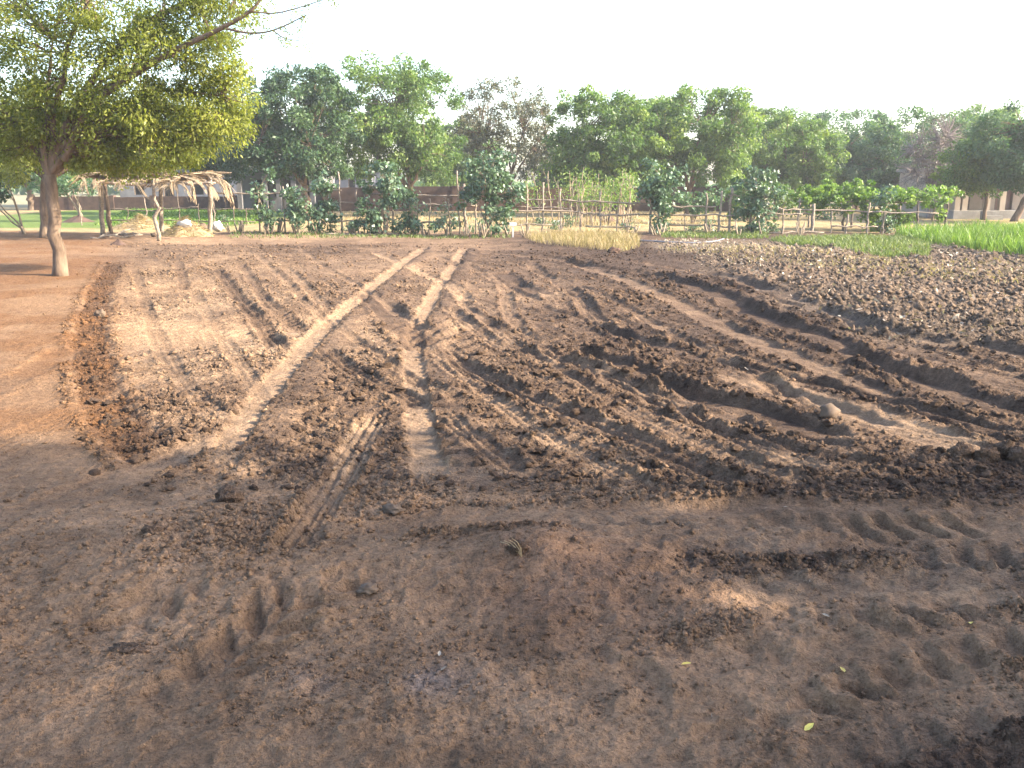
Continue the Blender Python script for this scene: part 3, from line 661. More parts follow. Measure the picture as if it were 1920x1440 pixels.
back = [('neem_tree.004', 868, 72, 1.1, 'hazy tree between the tallest tree and the thin tree, farther back'), ('neem_tree.002', 1045, 74, .72, 'low far tree right of the thin tree'), ('neem_tree.003', 1235, 70, 1.12, 'far tree filling the gap between the two centre trees'),
        ('neem_tree.002', 1412, 72, 1.12, 'far tree right of the two-topped crown'), ('neem_tree.006', 1548, 74, 1.2, 'far bluish tree left of the trellis tree'), ('neem_tree.004', 1655, 74, 1.02, 'far tree between the trellis tree and the broad dark tree'),
        ('neem_tree.003', 1815, 70, 1.05, 'far tree left of the leaning tree'), ('neem_tree', 330, 70, 1.0, 'far dark tree behind the thatched shelter'), ('neem_tree.001', 200, 66, .9, 'far green tree behind the near left tree'), ('neem_tree.003', 60, 60, .9, 'far tree seen between the left trunks')]
for q, (src, u, Y, sc_, lb_) in enumerate(back):
    so = bpy.data.objects[src]; o = so.copy(); link(o); o.location = tuple(base_at(u, Y)); o.rotation_euler = (0, 0, 2.1*q+.7); o.scale = (sc_*1.15, sc_*1.15, sc_); o['label'] = lb_; o['group'] = 'far trees behind the walls'
    for c in so.children:
        k2 = c.copy(); link(k2); k2.parent = o
tree('bare_tree', 'leafless greyish purple twiggy tree in front of the broad dark tree', None, base_at(1742, 47.5), 2,
     [lobe(1752, 285, 44, 55, 47.5), lobe(1735, 318, 50, 36, 47.5), lobe(1772, 252, 30, 38, 47.5), lobe(1720, 285, 30, 34, 47.5)], 'purple_leaf', 620, 5000, .3, (.10, .3), .1, 'bark_grey', 55, 1.5, shell=.15, twig=.013)

# the near tree on the left and the leaning one behind it
b0 = gp(112, 516); b0[2] = gz(b0[0], b0[1])
Y0 = b0[1]
def n0(u, v, dy=0): return at(u, v, Y0+dy)
lim = []
def limb(pts, r0, r1, n=10):
    P = smooth_line(pts, 5); lim.append((P, np.linspace(r0, r1, len(P)))); return P
limb([n0(120,300), n0(170,200,-.2), n0(300,110,-.6), n0(405,58,-.9), n0(470,20,-1), n0(500,-20,-1)], .085, .018)
limb([n0(425,54,-.95), n0(470,62,-1), n0(515,56,-1), n0(575,28,-1.1)], .026, .009)
limb([n0(512,57,-1), n0(535,72,-1), n0(575,78,-1)], .012, .005)
limb([n0(468,22,-1), n0(520,24,-1.1), n0(580,8,-1.2), n0(625,-8,-1.2)], .018, .006)
limb([n0(124,290), n0(210,260,.6), n0(300,235,.8), n0(420,185,1), n0(445,180,1)], .05, .008)
limb([n0(110,290), n0(150,180,.6), n0(250,60,.9), n0(330,10,1), n0(430,-40,1)], .07, .02)
limb([n0(300,232,.8), n0(312,234,.7), n0(360,226,.6)], .012, .005)
sub = [lobe(150,110,150,120,Y0,.2,110), lobe(290,120,120,95,Y0,-.2,100), lobe(60,200,110,75,Y0,.4,100), lobe(200,240,120,70,Y0,.6,90),
       lobe(330,215,95,65,Y0,.3,80), lobe(400,150,66,74,Y0,.2,60), lobe(350,90,80,60,Y0,-.2,60), lobe(290,275,90,42,Y0,.5,60), lobe(410,200,44,50,Y0,.3,50), lobe(180,290,110,34,Y0,1.0,60), lobe(90,255,90,50,Y0,.8,70), lobe(350,265,50,34,Y0,.6,50), lobe(240,-60,230,110,Y0,0,160), lobe(420,-10,60,40,Y0,-.2,60), lobe(-110,90,150,190,Y0,.3,140)]
near_t = tree('neem_tree', 'nearest tree with bare forked trunk and yellow-green crown at left edge', 'neem trees on the left path', b0, 1, sub, 'neem_near', 600, 98000, .42, (.09, .37), .135,
     seed=90, fork_z=2.1, lean=(.0, .05), shell=.35, twig=.008, extra=lim, up=.38)
# loose sprays hanging from the long bare limb over the sky
r = np.random.default_rng(5); cen, dirs, nrm = [], [], []
for P, ra in lim[:4]:
    for q in P[len(P)//3:]:
        for _ in range(3 if q[0] > n0(440, 50)[0] else 2):
            p = q + r.standard_normal(3)*.05; dv = unit(r.standard_normal(3)*.8 + np.array((.4, 0, -.55))); l = r.uniform(.15, .34)
            for s in np.linspace(.1, 1, 8):
                for sg in (-1, 1):
                    sd_ = unit(np.cross(dv, r.standard_normal(3)))
                    cen.append(p + dv*l*s + sd_*.025*sg + np.array((0, 0, -.06*s*s))); dirs.append(unit(dv*.6 + sd_*sg)); nrm.append(r.standard_normal(3))
cen = np.array(cen); leaf_mesh('leaf_spray', cen, np.array(dirs), np.array(nrm), r.uniform(.035, .065, len(cen)), .02, r.uniform(.2, .8, len(cen)), M['neem_near'], near_t, b0)
b1 = gp(85, 447); b1[2] = gz(b1[0], b1[1]); Y1 = b1[1]
tree('neem_tree', 'leaning thinner trunked tree just behind the nearest left tree', 'neem trees on the left path', b1, 1,
     [lobe(60,240,120,80,Y1,0,90), lobe(190,270,110,48,Y1,.5,80), lobe(-60,230,120,90,Y1,1,80), lobe(290,285,90,40,Y1,1.5,60)], 'neem_near', 170, 32000, .45, (.12, .4), .15, seed=92, fork_z=2.0, lean=(.25, 0), shell=.45)

# unseen trees beside the photographer cast the front shade; copies added to thicken it
big = tree('mango_tree', 'tall dense shade tree standing right of the photographer', 'shade trees behind the camera', (18.2, -2.3, 0), 1,
     [((18.2, -2.4, 9.2), (4.4, 4.6, 3.6)), ((17.4, 0.0, 9.6), (3.0, 2.9, 3.6)), ((19.5, -.4, 7.8), (3.2, 3.0, 2.6)), ((17.5, -3.7, 11.0), (3.4, 3.4, 2.4)), ((18.2, 1.6, 9.6), (2.6, 1.9, 3.4)), ((18.4, -2.2, 6.4), (4.0, 4.0, 2.2))], 'dark_leaf', 230, 30000, 1.0, (.34, .5), .34, seed=120, fork_z=3.4)
for loc, a, s, lb_ in (((24.4, -4.0, 0), 1.3, 1.0, 'second unseen shade tree, added behind the first to fill its gaps'), ((21.4, -3.6, 0), 4.4, 1.0, 'third unseen shade tree, added to close light gaps between the first two'), ((15.0, -10.5, 0), 3.0, .95, 'shade tree farther back behind the photographer')):
    o = big.copy(); link(o); o.location = loc; o.rotation_euler = (0, 0, a); o.scale = (s,)*3; o['label'] = lb_
    for c in big.children:
        q = c.copy(); link(q); q.parent = o

# ------------------------------------------------------------------ the thatched shelter
def crooked(a, b, r0, r1, amt, seed, n=8, sides=7):
    r = np.random.default_rng(seed); P = np.linspace(a, b, n); P[1:-1] += r.standard_normal((n-2, 3))*amt
    mb = MB(); mb.tube(P, np.linspace(r0, r1, n)*(1+.08*r.standard_normal(n)), sides); return mb, P
sh_base = np.array((gp(295, 440)[0], 31.0, 0)); shelter = thing('thatched_shelter', sh_base, 'open straw shelter on crooked posts beside the left path', 'shelter')
def post(u, vt, vb, Yb, ub=None, rad=.07, amt=.025, seed=0, m='pole'):
    a = at(ub or u, vb, Yb); a[2] = gz(a[0], Yb) - .08; b = at(u, vt, Yb)
    mb, P = crooked(a, b, rad*1.1, rad*.85, amt, seed); return mb.build('post', M[m], shelter, sh_base, True)
post(187, 311, 435, 33, 192, .085, .02, 1); post(196, 340, 430, 34.5, 208, .08, .03, 2, 'bark'); post(287, 338, 447, 30, 297, .06, .035, 3)
post(300, 345, 432, 34, 303, .085, .02, 4); post(393, 325, 434, 33.2, 394, .085, .02, 5)
def beam(a, b, rad, seed):
    mb, P = crooked(np.array(a), np.array(b), rad, rad*.8, .03, seed); mb.build('beam', M['pole'], shelter, sh_base, True)
beam(at(178, 333, 33), at(290, 331, 33), .05, 11); beam(at(288, 333, 33), at(402, 333, 33), .05, 12)
beam(at(185, 344, 30.2), at(292, 346, 30.2), .05, 13); beam(at(290, 346, 30.2), at(404, 343, 30.2), .05, 14)
for k, u in enumerate((190, 245, 298, 350, 396)): beam(at(u, 345, 30.0), at(u, 332, 34.3), .04, 20+k)
# fronds: shared bent strip meshes laid over the beams, each its own part
def frond_mesh(seed, L=1.3, droop=.5):
    r = np.random.default_rng(seed); v, fq = [], []
    for s in range(11):
        a0 = r.uniform(-.16, .16); w0 = r.uniform(.02, .045); l = L*r.uniform(.6, 1); o = r.uniform(-.09, .09); zo = r.uniform(-.03, .05); tw = r.uniform(-.7, .7)
        b = len(v)
        for k in range(5):
            t = k/4; x = l*(t-.3); y = o + a0*l*(t-.1); z = zo - droop*max(0, t-.45)**2*2.2*r.uniform(.6, 1.3)
            ww = w0*(1-.65*t); v += [(x, y-ww*math.cos(tw), z-ww*math.sin(tw)), (x, y+ww*math.cos(tw), z+ww*math.sin(tw))]
            if k: fq.append((b+2*k-2, b+2*k-1, b+2*k+1, b+2*k))
    me = bpy.data.meshes.new('frond'); me.from_pydata(v, [], fq); me.materials.append(M['thatch']); return me
fm = [frond_mesh(s, L=1.25, droop=dq) for s, dq in ((1, .1), (2, .25), (3, .7), (4, 1.1), (5, .4))]
r = random.Random(4)
xL, xR = at(190, 340, 32)[0], at(398, 340, 32)[0]
def frond(x, y, z, yaw, k, pitch=0, s=1.0):
    o = bpy.data.objects.new('frond', fm[k]); link(o, shelter); o.location = (x-sh_base[0], y-sh_base[1], z-sh_base[2])
    o.rotation_euler = (r.uniform(-.5, .5), pitch, yaw); o.scale = (s, s, s)
for k in range(120):
    x = r.uniform(xL+.45, xR-.45); y = r.uniform(30.2, 34.2); tfr = (x-xL)/(xR-xL)
    z = 1.98 + .30*math.exp(-((tfr-.35)/.2)**2) + .17*math.exp(-((tfr-.8)/.13)**2) + r.uniform(-.06, .1) - .12*(tfr > .55)*(y < 31)
    frond(x, y, z, r.uniform(0, 6.28), r.choice((0, 0, 1, 4)), r.uniform(-.1, .15), r.uniform(.75, 1.15))
for k in range(28):                                  # ragged ends hanging over the front
    x = xL + (xR-xL)*r.uniform(0.05, .97) if k % 3 else xL + (xR-xL)*r.uniform(.5, 1)
    frond(x, r.uniform(29.6, 30.0), 1.86 + r.uniform(-.05, .16), -math.pi/2 + r.uniform(-.8, .8), r.choice((2, 3, 4)), r.uniform(.0, .4), r.uniform(.35, .6))
for k in range(9):
    frond(xR + r.uniform(-.15, .15), r.uniform(30, 34), 1.9 + r.uniform(-.1, .12), r.uniform(-1.0, .5), r.choice((2, 3)), r.uniform(.2, .6), r.uniform(.6, .9))

def heap(name, u0, v0, rx, ry, hz, m, label, cat, seed, strands=0, strand_m=None, Yoff=0, slen=.4):
    c = gp(u0, v0); c[1] += Yoff; c[2] = gz(c[0], c[1])
    n, k = 36, 16; r = np.random.default_rng(seed); V, F = [], []
    for i in range(k):
        t = i/(k-1)
        for j in range(n):
            a = 2*math.pi*j/n; rr = t*(1+.16*math.sin(a*2+seed)+.10*math.sin(a*5+seed*2))
            z = hz*((1-t)**.9)*(1+.10*math.sin(a*3+seed)) + .035*r.standard_normal()*(1-t)*min(1, hz*2) - .04*t
            V.append((c[0]+rx*rr*math.cos(a), c[1]+ry*rr*math.sin(a), c[2]+z))
    for i in range(k-1):
        for j in range(n): F.append((i*n+j, (i+1)*n+j, (i+1)*n+(j+1) % n, i*n+(j+1) % n))
    o = thing(name, c, label, cat); mesh_np('mound', V, F, m, o, True, base=c)
    if strands:
        V = np.array(V).reshape(k, n, 3); ii = r.integers(0, k-1, strands); jj = r.integers(0, n, strands)
        p = V[ii, jj] + r.standard_normal((strands, 3))*.03 + np.array((0, 0, .02))
        dv = unit(r.standard_normal((strands, 3))*np.array((1, 1, .35)))
        leaf_mesh('loose_straw', p, dv, r.standard_normal((strands, 3))+np.array((0, 0, .7)), r.uniform(.4, 1.2, strands)*slen, .025, r.random(strands), M['grass_d'], o, c)
    return o
heap('straw_heap', 243, 430, 1.15, .9, .50, M['straw'], 'wide pale straw heap inside the thatched shelter', 'straw heap', 1, 900, Yoff=1.2)
heap('straw_heap', 350, 443, .95, .75, .58, M['straw'], 'pointed chaff heap in front of the shelter with a white sack on it', 'straw heap', 2, 700)
heap('earth_mound', 222, 458, .32, .28, .16, M['mud_wall'], 'small dark earth lump on the bare ground before the shelter', 'mound', 3)
heap('earth_mound', 148, 416, .9, .7, .28, M['mud_wall'], 'reddish earth mound beside the path left of the shelter', 'mound', 4)
heap('earth_mound', 1144, 414, .42, .4, .28, M['mud_wall'], 'small cone of dark earth behind the pole fence by the saplings', 'mound', 5)

def lump(name, p, s, m, label, cat, seed, group=None, smooth=True, sub=2):
    v, fc = ico(sub, seed); v = v*np.array(s); o = mesh_np(name, v, fc, m, None, smooth)
    o.location = tuple(map(float, p)); return tag(o, label, cat, group)
def on(u, v, dz=0):
    p = gp(u, v); p[2] = gz(p[0], p[1]) + dz; return p
p = at(347, 419, 30.6); lump('sack', p, (.2, .16, .2), M['cloth'], 'white sack lying on the pointed chaff heap', 'sack', 61)
lump('sack', on(408, 432, .2), (.22, .2, .3), M['cloth'], 'round white sack just right of the shelter post', 'sack', 62)
lump('stone', on(381, 433, .18), (.2, .18, .28), M['stone'], 'brown boulder left of the right shelter post', 'stone', 63)
lump('stone', on(290, 446, .08), (.12, .1, .12), M['stone'], 'small dark stone at the foot of the crooked front post', 'stone', 64)
lump('stone', on(1556, 782, .04), (.085, .075, .10), M['stone'], 'large pale stone in the rutted soil at right', 'stone', 65, sub=1, smooth=False)
lump('stone', on(187, 588, .05), (.075, .07, .12), M['stone'], 'upright tan stone at the left field edge', 'stone', 66, smooth=False)
lump('clod', on(1150, 472, .06), (.16, .14, .16), M['mud_wall'], 'big dark clod in front of the dry yellow grass', 'clod', 67, smooth=False)
lump('clod', on(430, 940, .03), (.085, .08, .10), M['clod'], 'large dark clod leftmost beside the shaded clod heap', 'clod', 68, smooth=False)
lump('stone', on(690, 1128, .015), (.045, .04, .04), M['stone'], 'small brown stone in a hollow of the front sand', 'stone', 69, smooth=False)
lump('stone', on(737, 968, .02), (.055, .05, .05), M['stone'], 'rounded tan stone right of the ribbed tyre track', 'stone', 70, smooth=False)
for k, (u, v, lb_) in enumerate(((1800, 862, 'leftmost of four dark clods at right edge of the pale track'), (1850, 868, 'second of four dark clods at right edge of the pale track'),
                               (1886, 862, 'third of four dark clods at right edge of the pale track'), (1912, 872, 'last of four dark clods cut by the right frame edge'))):
    lump('clod', on(u, v, .03), (.085, .075, .10), M['clod'], lb_, 'clod', 80+k, smooth=False)
lump('clod', on(292, 1040, .02), (.06, .05, .07), M['clod'], 'dark clod alone on the shaded sand at left', 'clod', 90, smooth=False)
lump('clod', on(240, 1235, .01), (.075, .05, .035), M['clod'], 'flat dark clod low at left in the shaded sand', 'clod', 91, smooth=False)
lump('clod', on(970, 1080, .02), (.045, .04, .05), M['clod'], 'dark clod on top of the front sand heap', 'clod', 92, smooth=False)
# loose sticks and stalks by the shelter
for k, (u0, v0, u1, v1) in enumerate(((188, 448, 205, 440), (205, 447, 245, 432), (170, 449, 268, 448), (225, 441, 262, 446))):
    a, b = on(u0, v0, .03), on(u1, v1, .1); mb, P = crooked(a, b, .035, .025, .02, 300+k); o = mb.build('stick', M['pole'], None, a, True); o.location = tuple(a)
    tag(o, ['short pale stick lying at the left shelter post', 'long pale stick leaning across the ground by the shelter', 'thin stick lying flat before the shelter', 'short stick beside the straw heap'][k], 'stick')

# ------------------------------------------------------------------ pole fences
def fence(name, label, Y, posts, rails, m='pole'):
    xs = [at(p[0], 400, Y)[0] for p in posts]; base = np.array((sum(xs)/len(xs), Y, 0))
    root = thing(name, base, label, 'fence')
    for k, (u, vt, rad) in enumerate(posts):
        b = at(u, vt, Y); a = b.copy(); a[0] += random.uniform(-.06, .06); a[2] = gz(a[0], Y) - .1
        mb, P = crooked(a, b, rad*.8, rad*.62, .018, 400+k+u); mb.build('post', M[m if k % 3 else 'pole'], root, base, True)
    for k, (u0, v0, u1, v1, rad) in enumerate(rails):
        dy = -.07 if k % 2 else .07
        a, b = at(u0, v0, Y+dy), at(u1, v1, Y+dy); mb, P = crooked(a, b, rad, rad*.75, .02, 600+k+u0); mb.build('rail', M[m], root, base, True)
    return root
fence('pole_fence', 'dark thin pole fence round the green plot behind the shelter', 40,
      [(150,385,.03),(203,388,.03),(238,388,.025),(271,372,.035),(331,350,.035),(372,382,.03),(400,378,.03),(438,388,.025),(462,390,.03),(503,385,.03)],
      [(200,391,290,395,.028),(288,395,372,388,.028),(372,392,475,392,.025),(205,413,340,414,.028),(338,414,480,416,.028)], 'pole_dark')
fence('pole_fence', 'pale pole fence behind the dark vines at centre left', 34,
      [(483,352,.04),(530,349,.045),(576,365,.03),(634,322,.045),(668,355,.04),(735,350,.04),(783,375,.04),(806,372,.03),(857,320,.045),(870,345,.075),(893,360,.05)],
      [(405,362,548,361,.032),(545,361,640,357,.032),(620,380,690,380,.028),(690,364,872,368,.032),(780,384,895,386,.035),(620,414,690,414,.03),(790,417,868,416,.032),(478,412,545,415,.03)])
fence('pole_fence', 'pale pole fence in front of the thin saplings at centre', 33.4,
      [(952,368,.05),(989,354,.045),(1019,342,.045),(1051,354,.05),(1086,372,.035),(1125,360,.045),(1160,372,.03),(1220,370,.055)],
      [(948,375,1040,374,.035),(1052,375,1162,380,.035),(1150,380,1232,383,.035),(925,393,1075,396,.038),(1070,396,1130,403,.032),(1120,404,1222,402,.03),(965,389,1072,391,.03),(930,421,1035,421,.028),(1098,424,1190,427,.03)])
fence('pole_fence', 'pale three-railed pole fence right of the wilted shrub', 33.4,
      [(1250,392,.04),(1285,400,.025),(1324,362,.055),(1353,358,.055),(1373,352,.065),(1408,376,.06),(1438,400,.03),(1469,392,.05)],
      [(1252,387,1342,387,.034),(1248,403,1378,404,.036),(1248,421,1377,424,.034),(1366,366,1393,366,.028),(1408,389,1502,393,.036),(1430,401,1505,402,.03),(1440,437,1545,436,.04)])
fence('pole_fence', 'weathered pole fence running under the vine trellis', 34,
      [(1499,392,.04),(1526,382,.085),(1560,396,.03),(1590,402,.05),(1631,380,.06),(1660,398,.03)],
      [(1495,393,1640,397,.034),(1636,397,1760,400,.028),(1470,401,1528,401,.03),(1560,424,1646,425,.03),(1725,424,1760,423,.03)])

# vine trellis
tb = np.array((at(1640, 400, 37)[0], 37, 0)); tre = thing('vine_trellis', tb, 'pole trellis covered with bright yellow-green vine at right', 'trellis')
for k, (u, vt, Yq) in enumerate(((1500,372,36),(1585,372,36),(1640,374,36),(1723,376,35.4),(1753,374,36),(1777,378,35.6),(1520,372,39),(1600,374,39),(1690,374,39),(1765,378,39))):
    b = at(u, vt, Yq); a = b.copy(); a[2] = -.1; mb, P = crooked(a, b, .05, .04, .02, 700+k); mb.build('post', M['pole_dark' if k % 2 else 'pole'], tre, tb, True)
for k, (u0, v0, u1, v1, Yq) in enumerate(((1495,378,1640,378,36),(1636,379,1780,379,36),(1515,378,1640,378,39),(1630,378,1775,378,39))):
    mb, P = crooked(at(u0, v0, Yq), at(u1, v1, Yq), .035, .03, .02, 720+k); mb.build('rail', M['pole'], tre, tb, True)
r = np.random.default_rng(77)
L_ = [lobe(u_, 367+4*math.sin(u_*.13), 26, 11, 36.6, 0, 60) for u_ in range(1508, 1775, 22)] + [lobe(1565,357,24,15,36.3,0,40), lobe(1612,354,24,18,36.3,0,40)] + \
     [lobe(u_, v_, 12, h_, 35.7, 0, 12) for u_, v_, h_ in ((1650,415,22),(1690,418,18),(1625,410,20),(1510,384,18),(1545,382,16),(1585,388,20),(1612,384,16),(1640,398,28),(1676,402,28),(1700,392,22),(1735,384,14),(1765,388,22))]
cl, cen, dirs, nrm, ln, wdt, tint = foliage(L_, 330, 12000, .2, (.125, .75), r, .2)
leaf_mesh('vine', cen, dirs, nrm, ln, wdt, tint+.05, M['vine'], tre, tb)

# ------------------------------------------------------------------ broad-leaved shrubs, dark climbers and bushes
def lobed_leaf():
    me = bpy.data.meshes.new('leaf'); v = [(0, 0, 0)]; n = 10
    for k in range(n):
        a = math.pi*(-.86+1.72*k/(n-1)); rr = (.62 if k % 2 else 1.0)*(.75+.25*math.cos(a)); v.append((rr*math.cos(a)*.5+.12, rr*math.sin(a)*.5, -.10*rr*(1 if k % 2 else 1.6)))
    me.from_pydata(v, [], [(0, k, k+1) for k in range(1, n)])
    at_ = me.attributes.new('tint', 'FLOAT', 'POINT'); at_.data.foreach_set('value', np.full(len(v), .6, np.float32))
    me.materials.append(M['broad']); return me
LEAF = lobed_leaf()
def shrub(name, label, u, Y, lobes, n_leaf, broad, mat_, group, seed, stems=4, leaf=(.15, .6), cr_=.3):
    base = base_at(u, Y); r = np.random.default_rng(seed); root = thing(name, base, label, 'shrub', group)
    L_ = [lobe(a, b, c, d_, Y, r.uniform(-.2, .2), .8*c) for a, b, c, d_ in lobes]
    cl, cen, dirs, nrm, ln, wdt, tint = foliage(L_, max(24, n_leaf//55), n_leaf, cr_, leaf, r, .35, .5)
    sm = MB(); tops = []
    for k in range(stems):
        tgt = L_[k % len(L_)][0] + r.standard_normal(3)*.15; a = base + np.array((r.uniform(-.15, .15), r.uniform(-.1, .1), -.05))
        Q = wob(bez(a, a+(tgt-a)*np.array((.3, .3, .6)), tgt, 7), .03, r); sm.tube(Q, np.linspace(.04, .014, 7), 5); tops += list(Q[2:])
    tops = np.array(tops)
    for c in cl:
        q = tops[np.argmin(((tops-c)**2).sum(1))]; sm.tube(np.linspace(q, c, 3), (.012, .01, .006), 4, False)
    sm.build('stems', M['bark_pale'], root, base, True)
    leaf_mesh('foliage', cen, dirs, nrm, ln, wdt, tint, M[mat_], root, base, .12)
    for k in range(broad):                                        # the big leaves on the outside, one by one
        lc, lr = L_[k % len(L_)]; q = rsph(1, r)[0]; q[1] = -abs(q[1]); q[0] += .25; q = q/np.linalg.norm(q)
        p = lc + q*lr*r.uniform(.7, 1.05); o = bpy.data.objects.new('leaf', LEAF); s = r.uniform(.13, .23)
        o.location = tuple(p-base); o.scale = (s, s, s)
        nv = Vector((q[0]*.6+.5, q[1]*.6-.25, .75)) + Vector(r.standard_normal(3)*.35)
        o.rotation_euler = nv.to_track_quat('Z', 'X').to_euler(); o.rotation_euler.rotate_axis('Z', r.uniform(0, 6.28)); link(o, root)
    return root
shrub('broadleaf_shrub', 'tall glossy broad-leaved shrub left of the white signs', 915, 33.0, [(915,320,42,34),(935,350,40,32),(900,385,36,34),(925,412,34,24),(890,330,26,24)], 3200, 75, 'shrub', 'glossy broad-leaved shrubs', 11)
shrub('broadleaf_shrub', 'glossy broad-leaved shrub in front of the tallest green tree', 715, 33.4, [(715,340,34,28),(725,365,34,28),(700,395,30,26),(740,350,24,22),(700,420,30,14)], 2600, 65, 'shrub', 'glossy broad-leaved shrubs', 12)
shrub('broadleaf_shrub', 'glossy broad-leaved shrub beside the three-railed fence', 1236, 33.0, [(1240,330,38,26),(1250,355,34,26),(1225,375,22,22),(1235,405,16,24)], 2300, 65, 'shrub', 'glossy broad-leaved shrubs', 13)
shrub('broadleaf_shrub', 'bluish broad-leaved shrub right of the three-railed fence', 1415, 33.2, [(1410,345,36,26),(1432,360,30,24),(1405,385,24,20),(1440,385,16,20),(1420,420,20,14)], 2100, 50, 'shrub', 'glossy broad-leaved shrubs', 14)
shrub('broadleaf_shrub', 'small pale-leaved climber hanging on the vine trellis', 1660, 34.6, [(1664,362,16,14),(1655,390,16,22),(1662,425,12,14)], 420, 26, 'shrub', 'glossy broad-leaved shrubs', 15, 3)
shrub('climber', 'dark green climber mass on the fence left of the bright shrub', 590, 33.6, [(560,385,36,28),(600,370,34,30),(580,410,44,18),(625,400,26,22),(605,345,12,18)], 2600, 14, 'shrub', 'climbers on the fence', 16)
shrub('climber', 'thin leafy climber on a post in front of the veranda store', 495, 33.4, [(492,385,14,30),(505,410,16,18),(480,365,8,20),(508,350,7,26)], 620, 12, 'shrub', 'climbers on the fence', 17, 3)
shrub('climber', 'low dark bush column between bright shrub and fence post', 775, 33.6, [(775,395,17,24),(770,420,22,12)], 800, 4, 'shrub', 'climbers on the fence', 18, 3)
shrub('climber', 'leggy plant with few leaves left of the tall shrub', 838, 33.6, [(832,388,8,14),(845,412,18,10),(825,420,14,8)], 260, 8, 'shrub', 'climbers on the fence', 19, 3)
for k, (u, Y, lb_, L3, mt) in enumerate((
    (1400, 44, 'light green bush behind the three-railed fence', [(1395,368,30,24),(1380,395,24,16)], 'neem'),
    (1300, 42, 'low green bush seen through the fence rails', [(1290,380,36,18),(1330,375,26,16)], 'blue_leaf'),
    (1455, 45, 'green bush left end of the vine trellis', [(1450,358,40,20),(1475,378,34,20)], 'neem'),
    (1560, 46, 'dark bush behind the vine trellis', [(1560,385,60,22),(1500,390,40,16)], 'blue_leaf'),
    (40, 33, 'dim green bush at the far left edge behind the trunks', [(20,345,60,34),(-40,360,60,40)], 'dark_leaf'),
    (150, 44, 'grey green bush behind the left path', [(140,350,34,16),(100,345,40,24)], 'blue_leaf'))):
    shrub('bush', lb_, u, Y, L3, 1500, 0, mt, None, 30+k, 4, (.16, .5), .34)
# low weeds and seedlings at the foot of the fence
wd_l = [(1040,432),(1065,428),(1012,425),(905,432),(880,436),(745,436),(660,434),(595,432),(620,438),(560,430),(1180,418),(1175,432),(1235,440),(1245,432),(1330,434),(1390,440),(1450,436),(1425,441),(812,432),(420,418),(1300,436)]
for k, (u, v) in enumerate(sorted(wd_l)):
    p = gp(u, v); r = np.random.default_rng(500+k); p[2] = gz(p[0], p[1]); n = 130
    root = thing('weed', p, ORD[k] + ' low leafy weed from the left at the foot of the pole fence', 'weed', 'weeds along the fence foot')
    h = r.uniform(.22, .5); off = r.standard_normal((n, 3))*np.array((.14, .12, 0)) + np.array((0, 0, 1))*(h*r.random((n, 1)))
    leaf_mesh('leaves', p+off, r.standard_normal((n, 3))+np.array((0, 0, .3)), r.standard_normal((n, 3))+np.array((0, 0, .8)), r.uniform(.07, .15, n), .06, r.uniform(.2, 1, n), M['shrub'], root, p)
    mb = MB()
    for j in range(4): mb.tube(np.linspace(p, p+np.array((r.uniform(-.15, .15), r.uniform(-.1, .1), h)), 3), (.012, .009, .005), 4, False)
    mb.build('stem', M['bark_pale'], root, p)

# thin saplings
r = random.Random(9)
for k, u in enumerate(sorted(r.choice((r.uniform(990, 1190), r.uniform(1090, 1190))) for q in range(34))):
    Y = r.uniform(38.5, 45); p = base_at(u, Y); rr = np.random.default_rng(800+k)
    root = thing('sapling', p, ORD[k] + ' thin pale-stemmed sapling from the left behind the centre fence', 'sapling', 'thin saplings behind the fence')
    top = at(u + r.uniform(-10, 10), r.uniform(318, 356), Y) + np.array((r.uniform(-.2, .2), 0, 0)); mb = MB()
    P = wob(np.linspace(p, top, 7), .035, rr); mb.tube(P, np.linspace(.035, .014, 7), 5)
    for q in range(3):
        a = P[r.randint(2, 5)]; mb.tube(np.array((a, a + np.array((r.uniform(-.25, .25), r.uniform(-.2, .2), r.uniform(.3, .6))))), (.016, .007), 4, False)
    mb.build('stem', M['bark_pale'], root, p, True)
    n = 110 if r.random() < .75 else 25; tz = rr.uniform(.45, 1.05, n)[:, None]
    cen = p + (top-p)*tz + rr.standard_normal((n, 3))*np.array((.20, .2, .1))
    leaf_mesh('leaves', cen, rr.standard_normal((n, 3))-np.array((0, 0, .4)), rr.standard_normal((n, 3)), rr.uniform(.09, .18, n), .06, rr.uniform(.3, 1, n), M['neem'], root, p)

# cut stalks along the field edge
st = [(432,436),(446,438),(455,440),(497,441),(508,441),(522,437),(527,440),(556,440),(562,441),(592,440),(657,439),(664,440),(717,440),(722,440),(795,440),(801,438),(872,444),(880,443),(903,443),(908,444),(953,442),(985,444),(1050,441),(1173,438),(1190,442),(1228,443),(1240,444),(1320,440),(1330,441),(1384,443),(1430,444),(1500,446)]
for k, (u, v) in enumerate(st):
    p = gp(u, v); p[2] = gz(p[0], p[1]); rr = random.Random(900+k); mb = MB()
    for q in range(rr.randint(2, 5)):
        a = p + np.array((rr.uniform(-.06, .06), rr.uniform(-.06, .06), -.04)); b = a + np.array((rr.uniform(-.22, .22), rr.uniform(-.15, .15), rr.uniform(.28, .6)))
        mb.tube(np.linspace(a, b, 3), (.03, .026, .02), 6)
    o = mb.build('cut_stalk', M['bark_pale'], None, p, True); o.location = tuple(p)
    tag(o, ORD[k] + ' cluster of cut pale stalks from the left along the field edge', 'stump', 'cut stalks along the field edge')

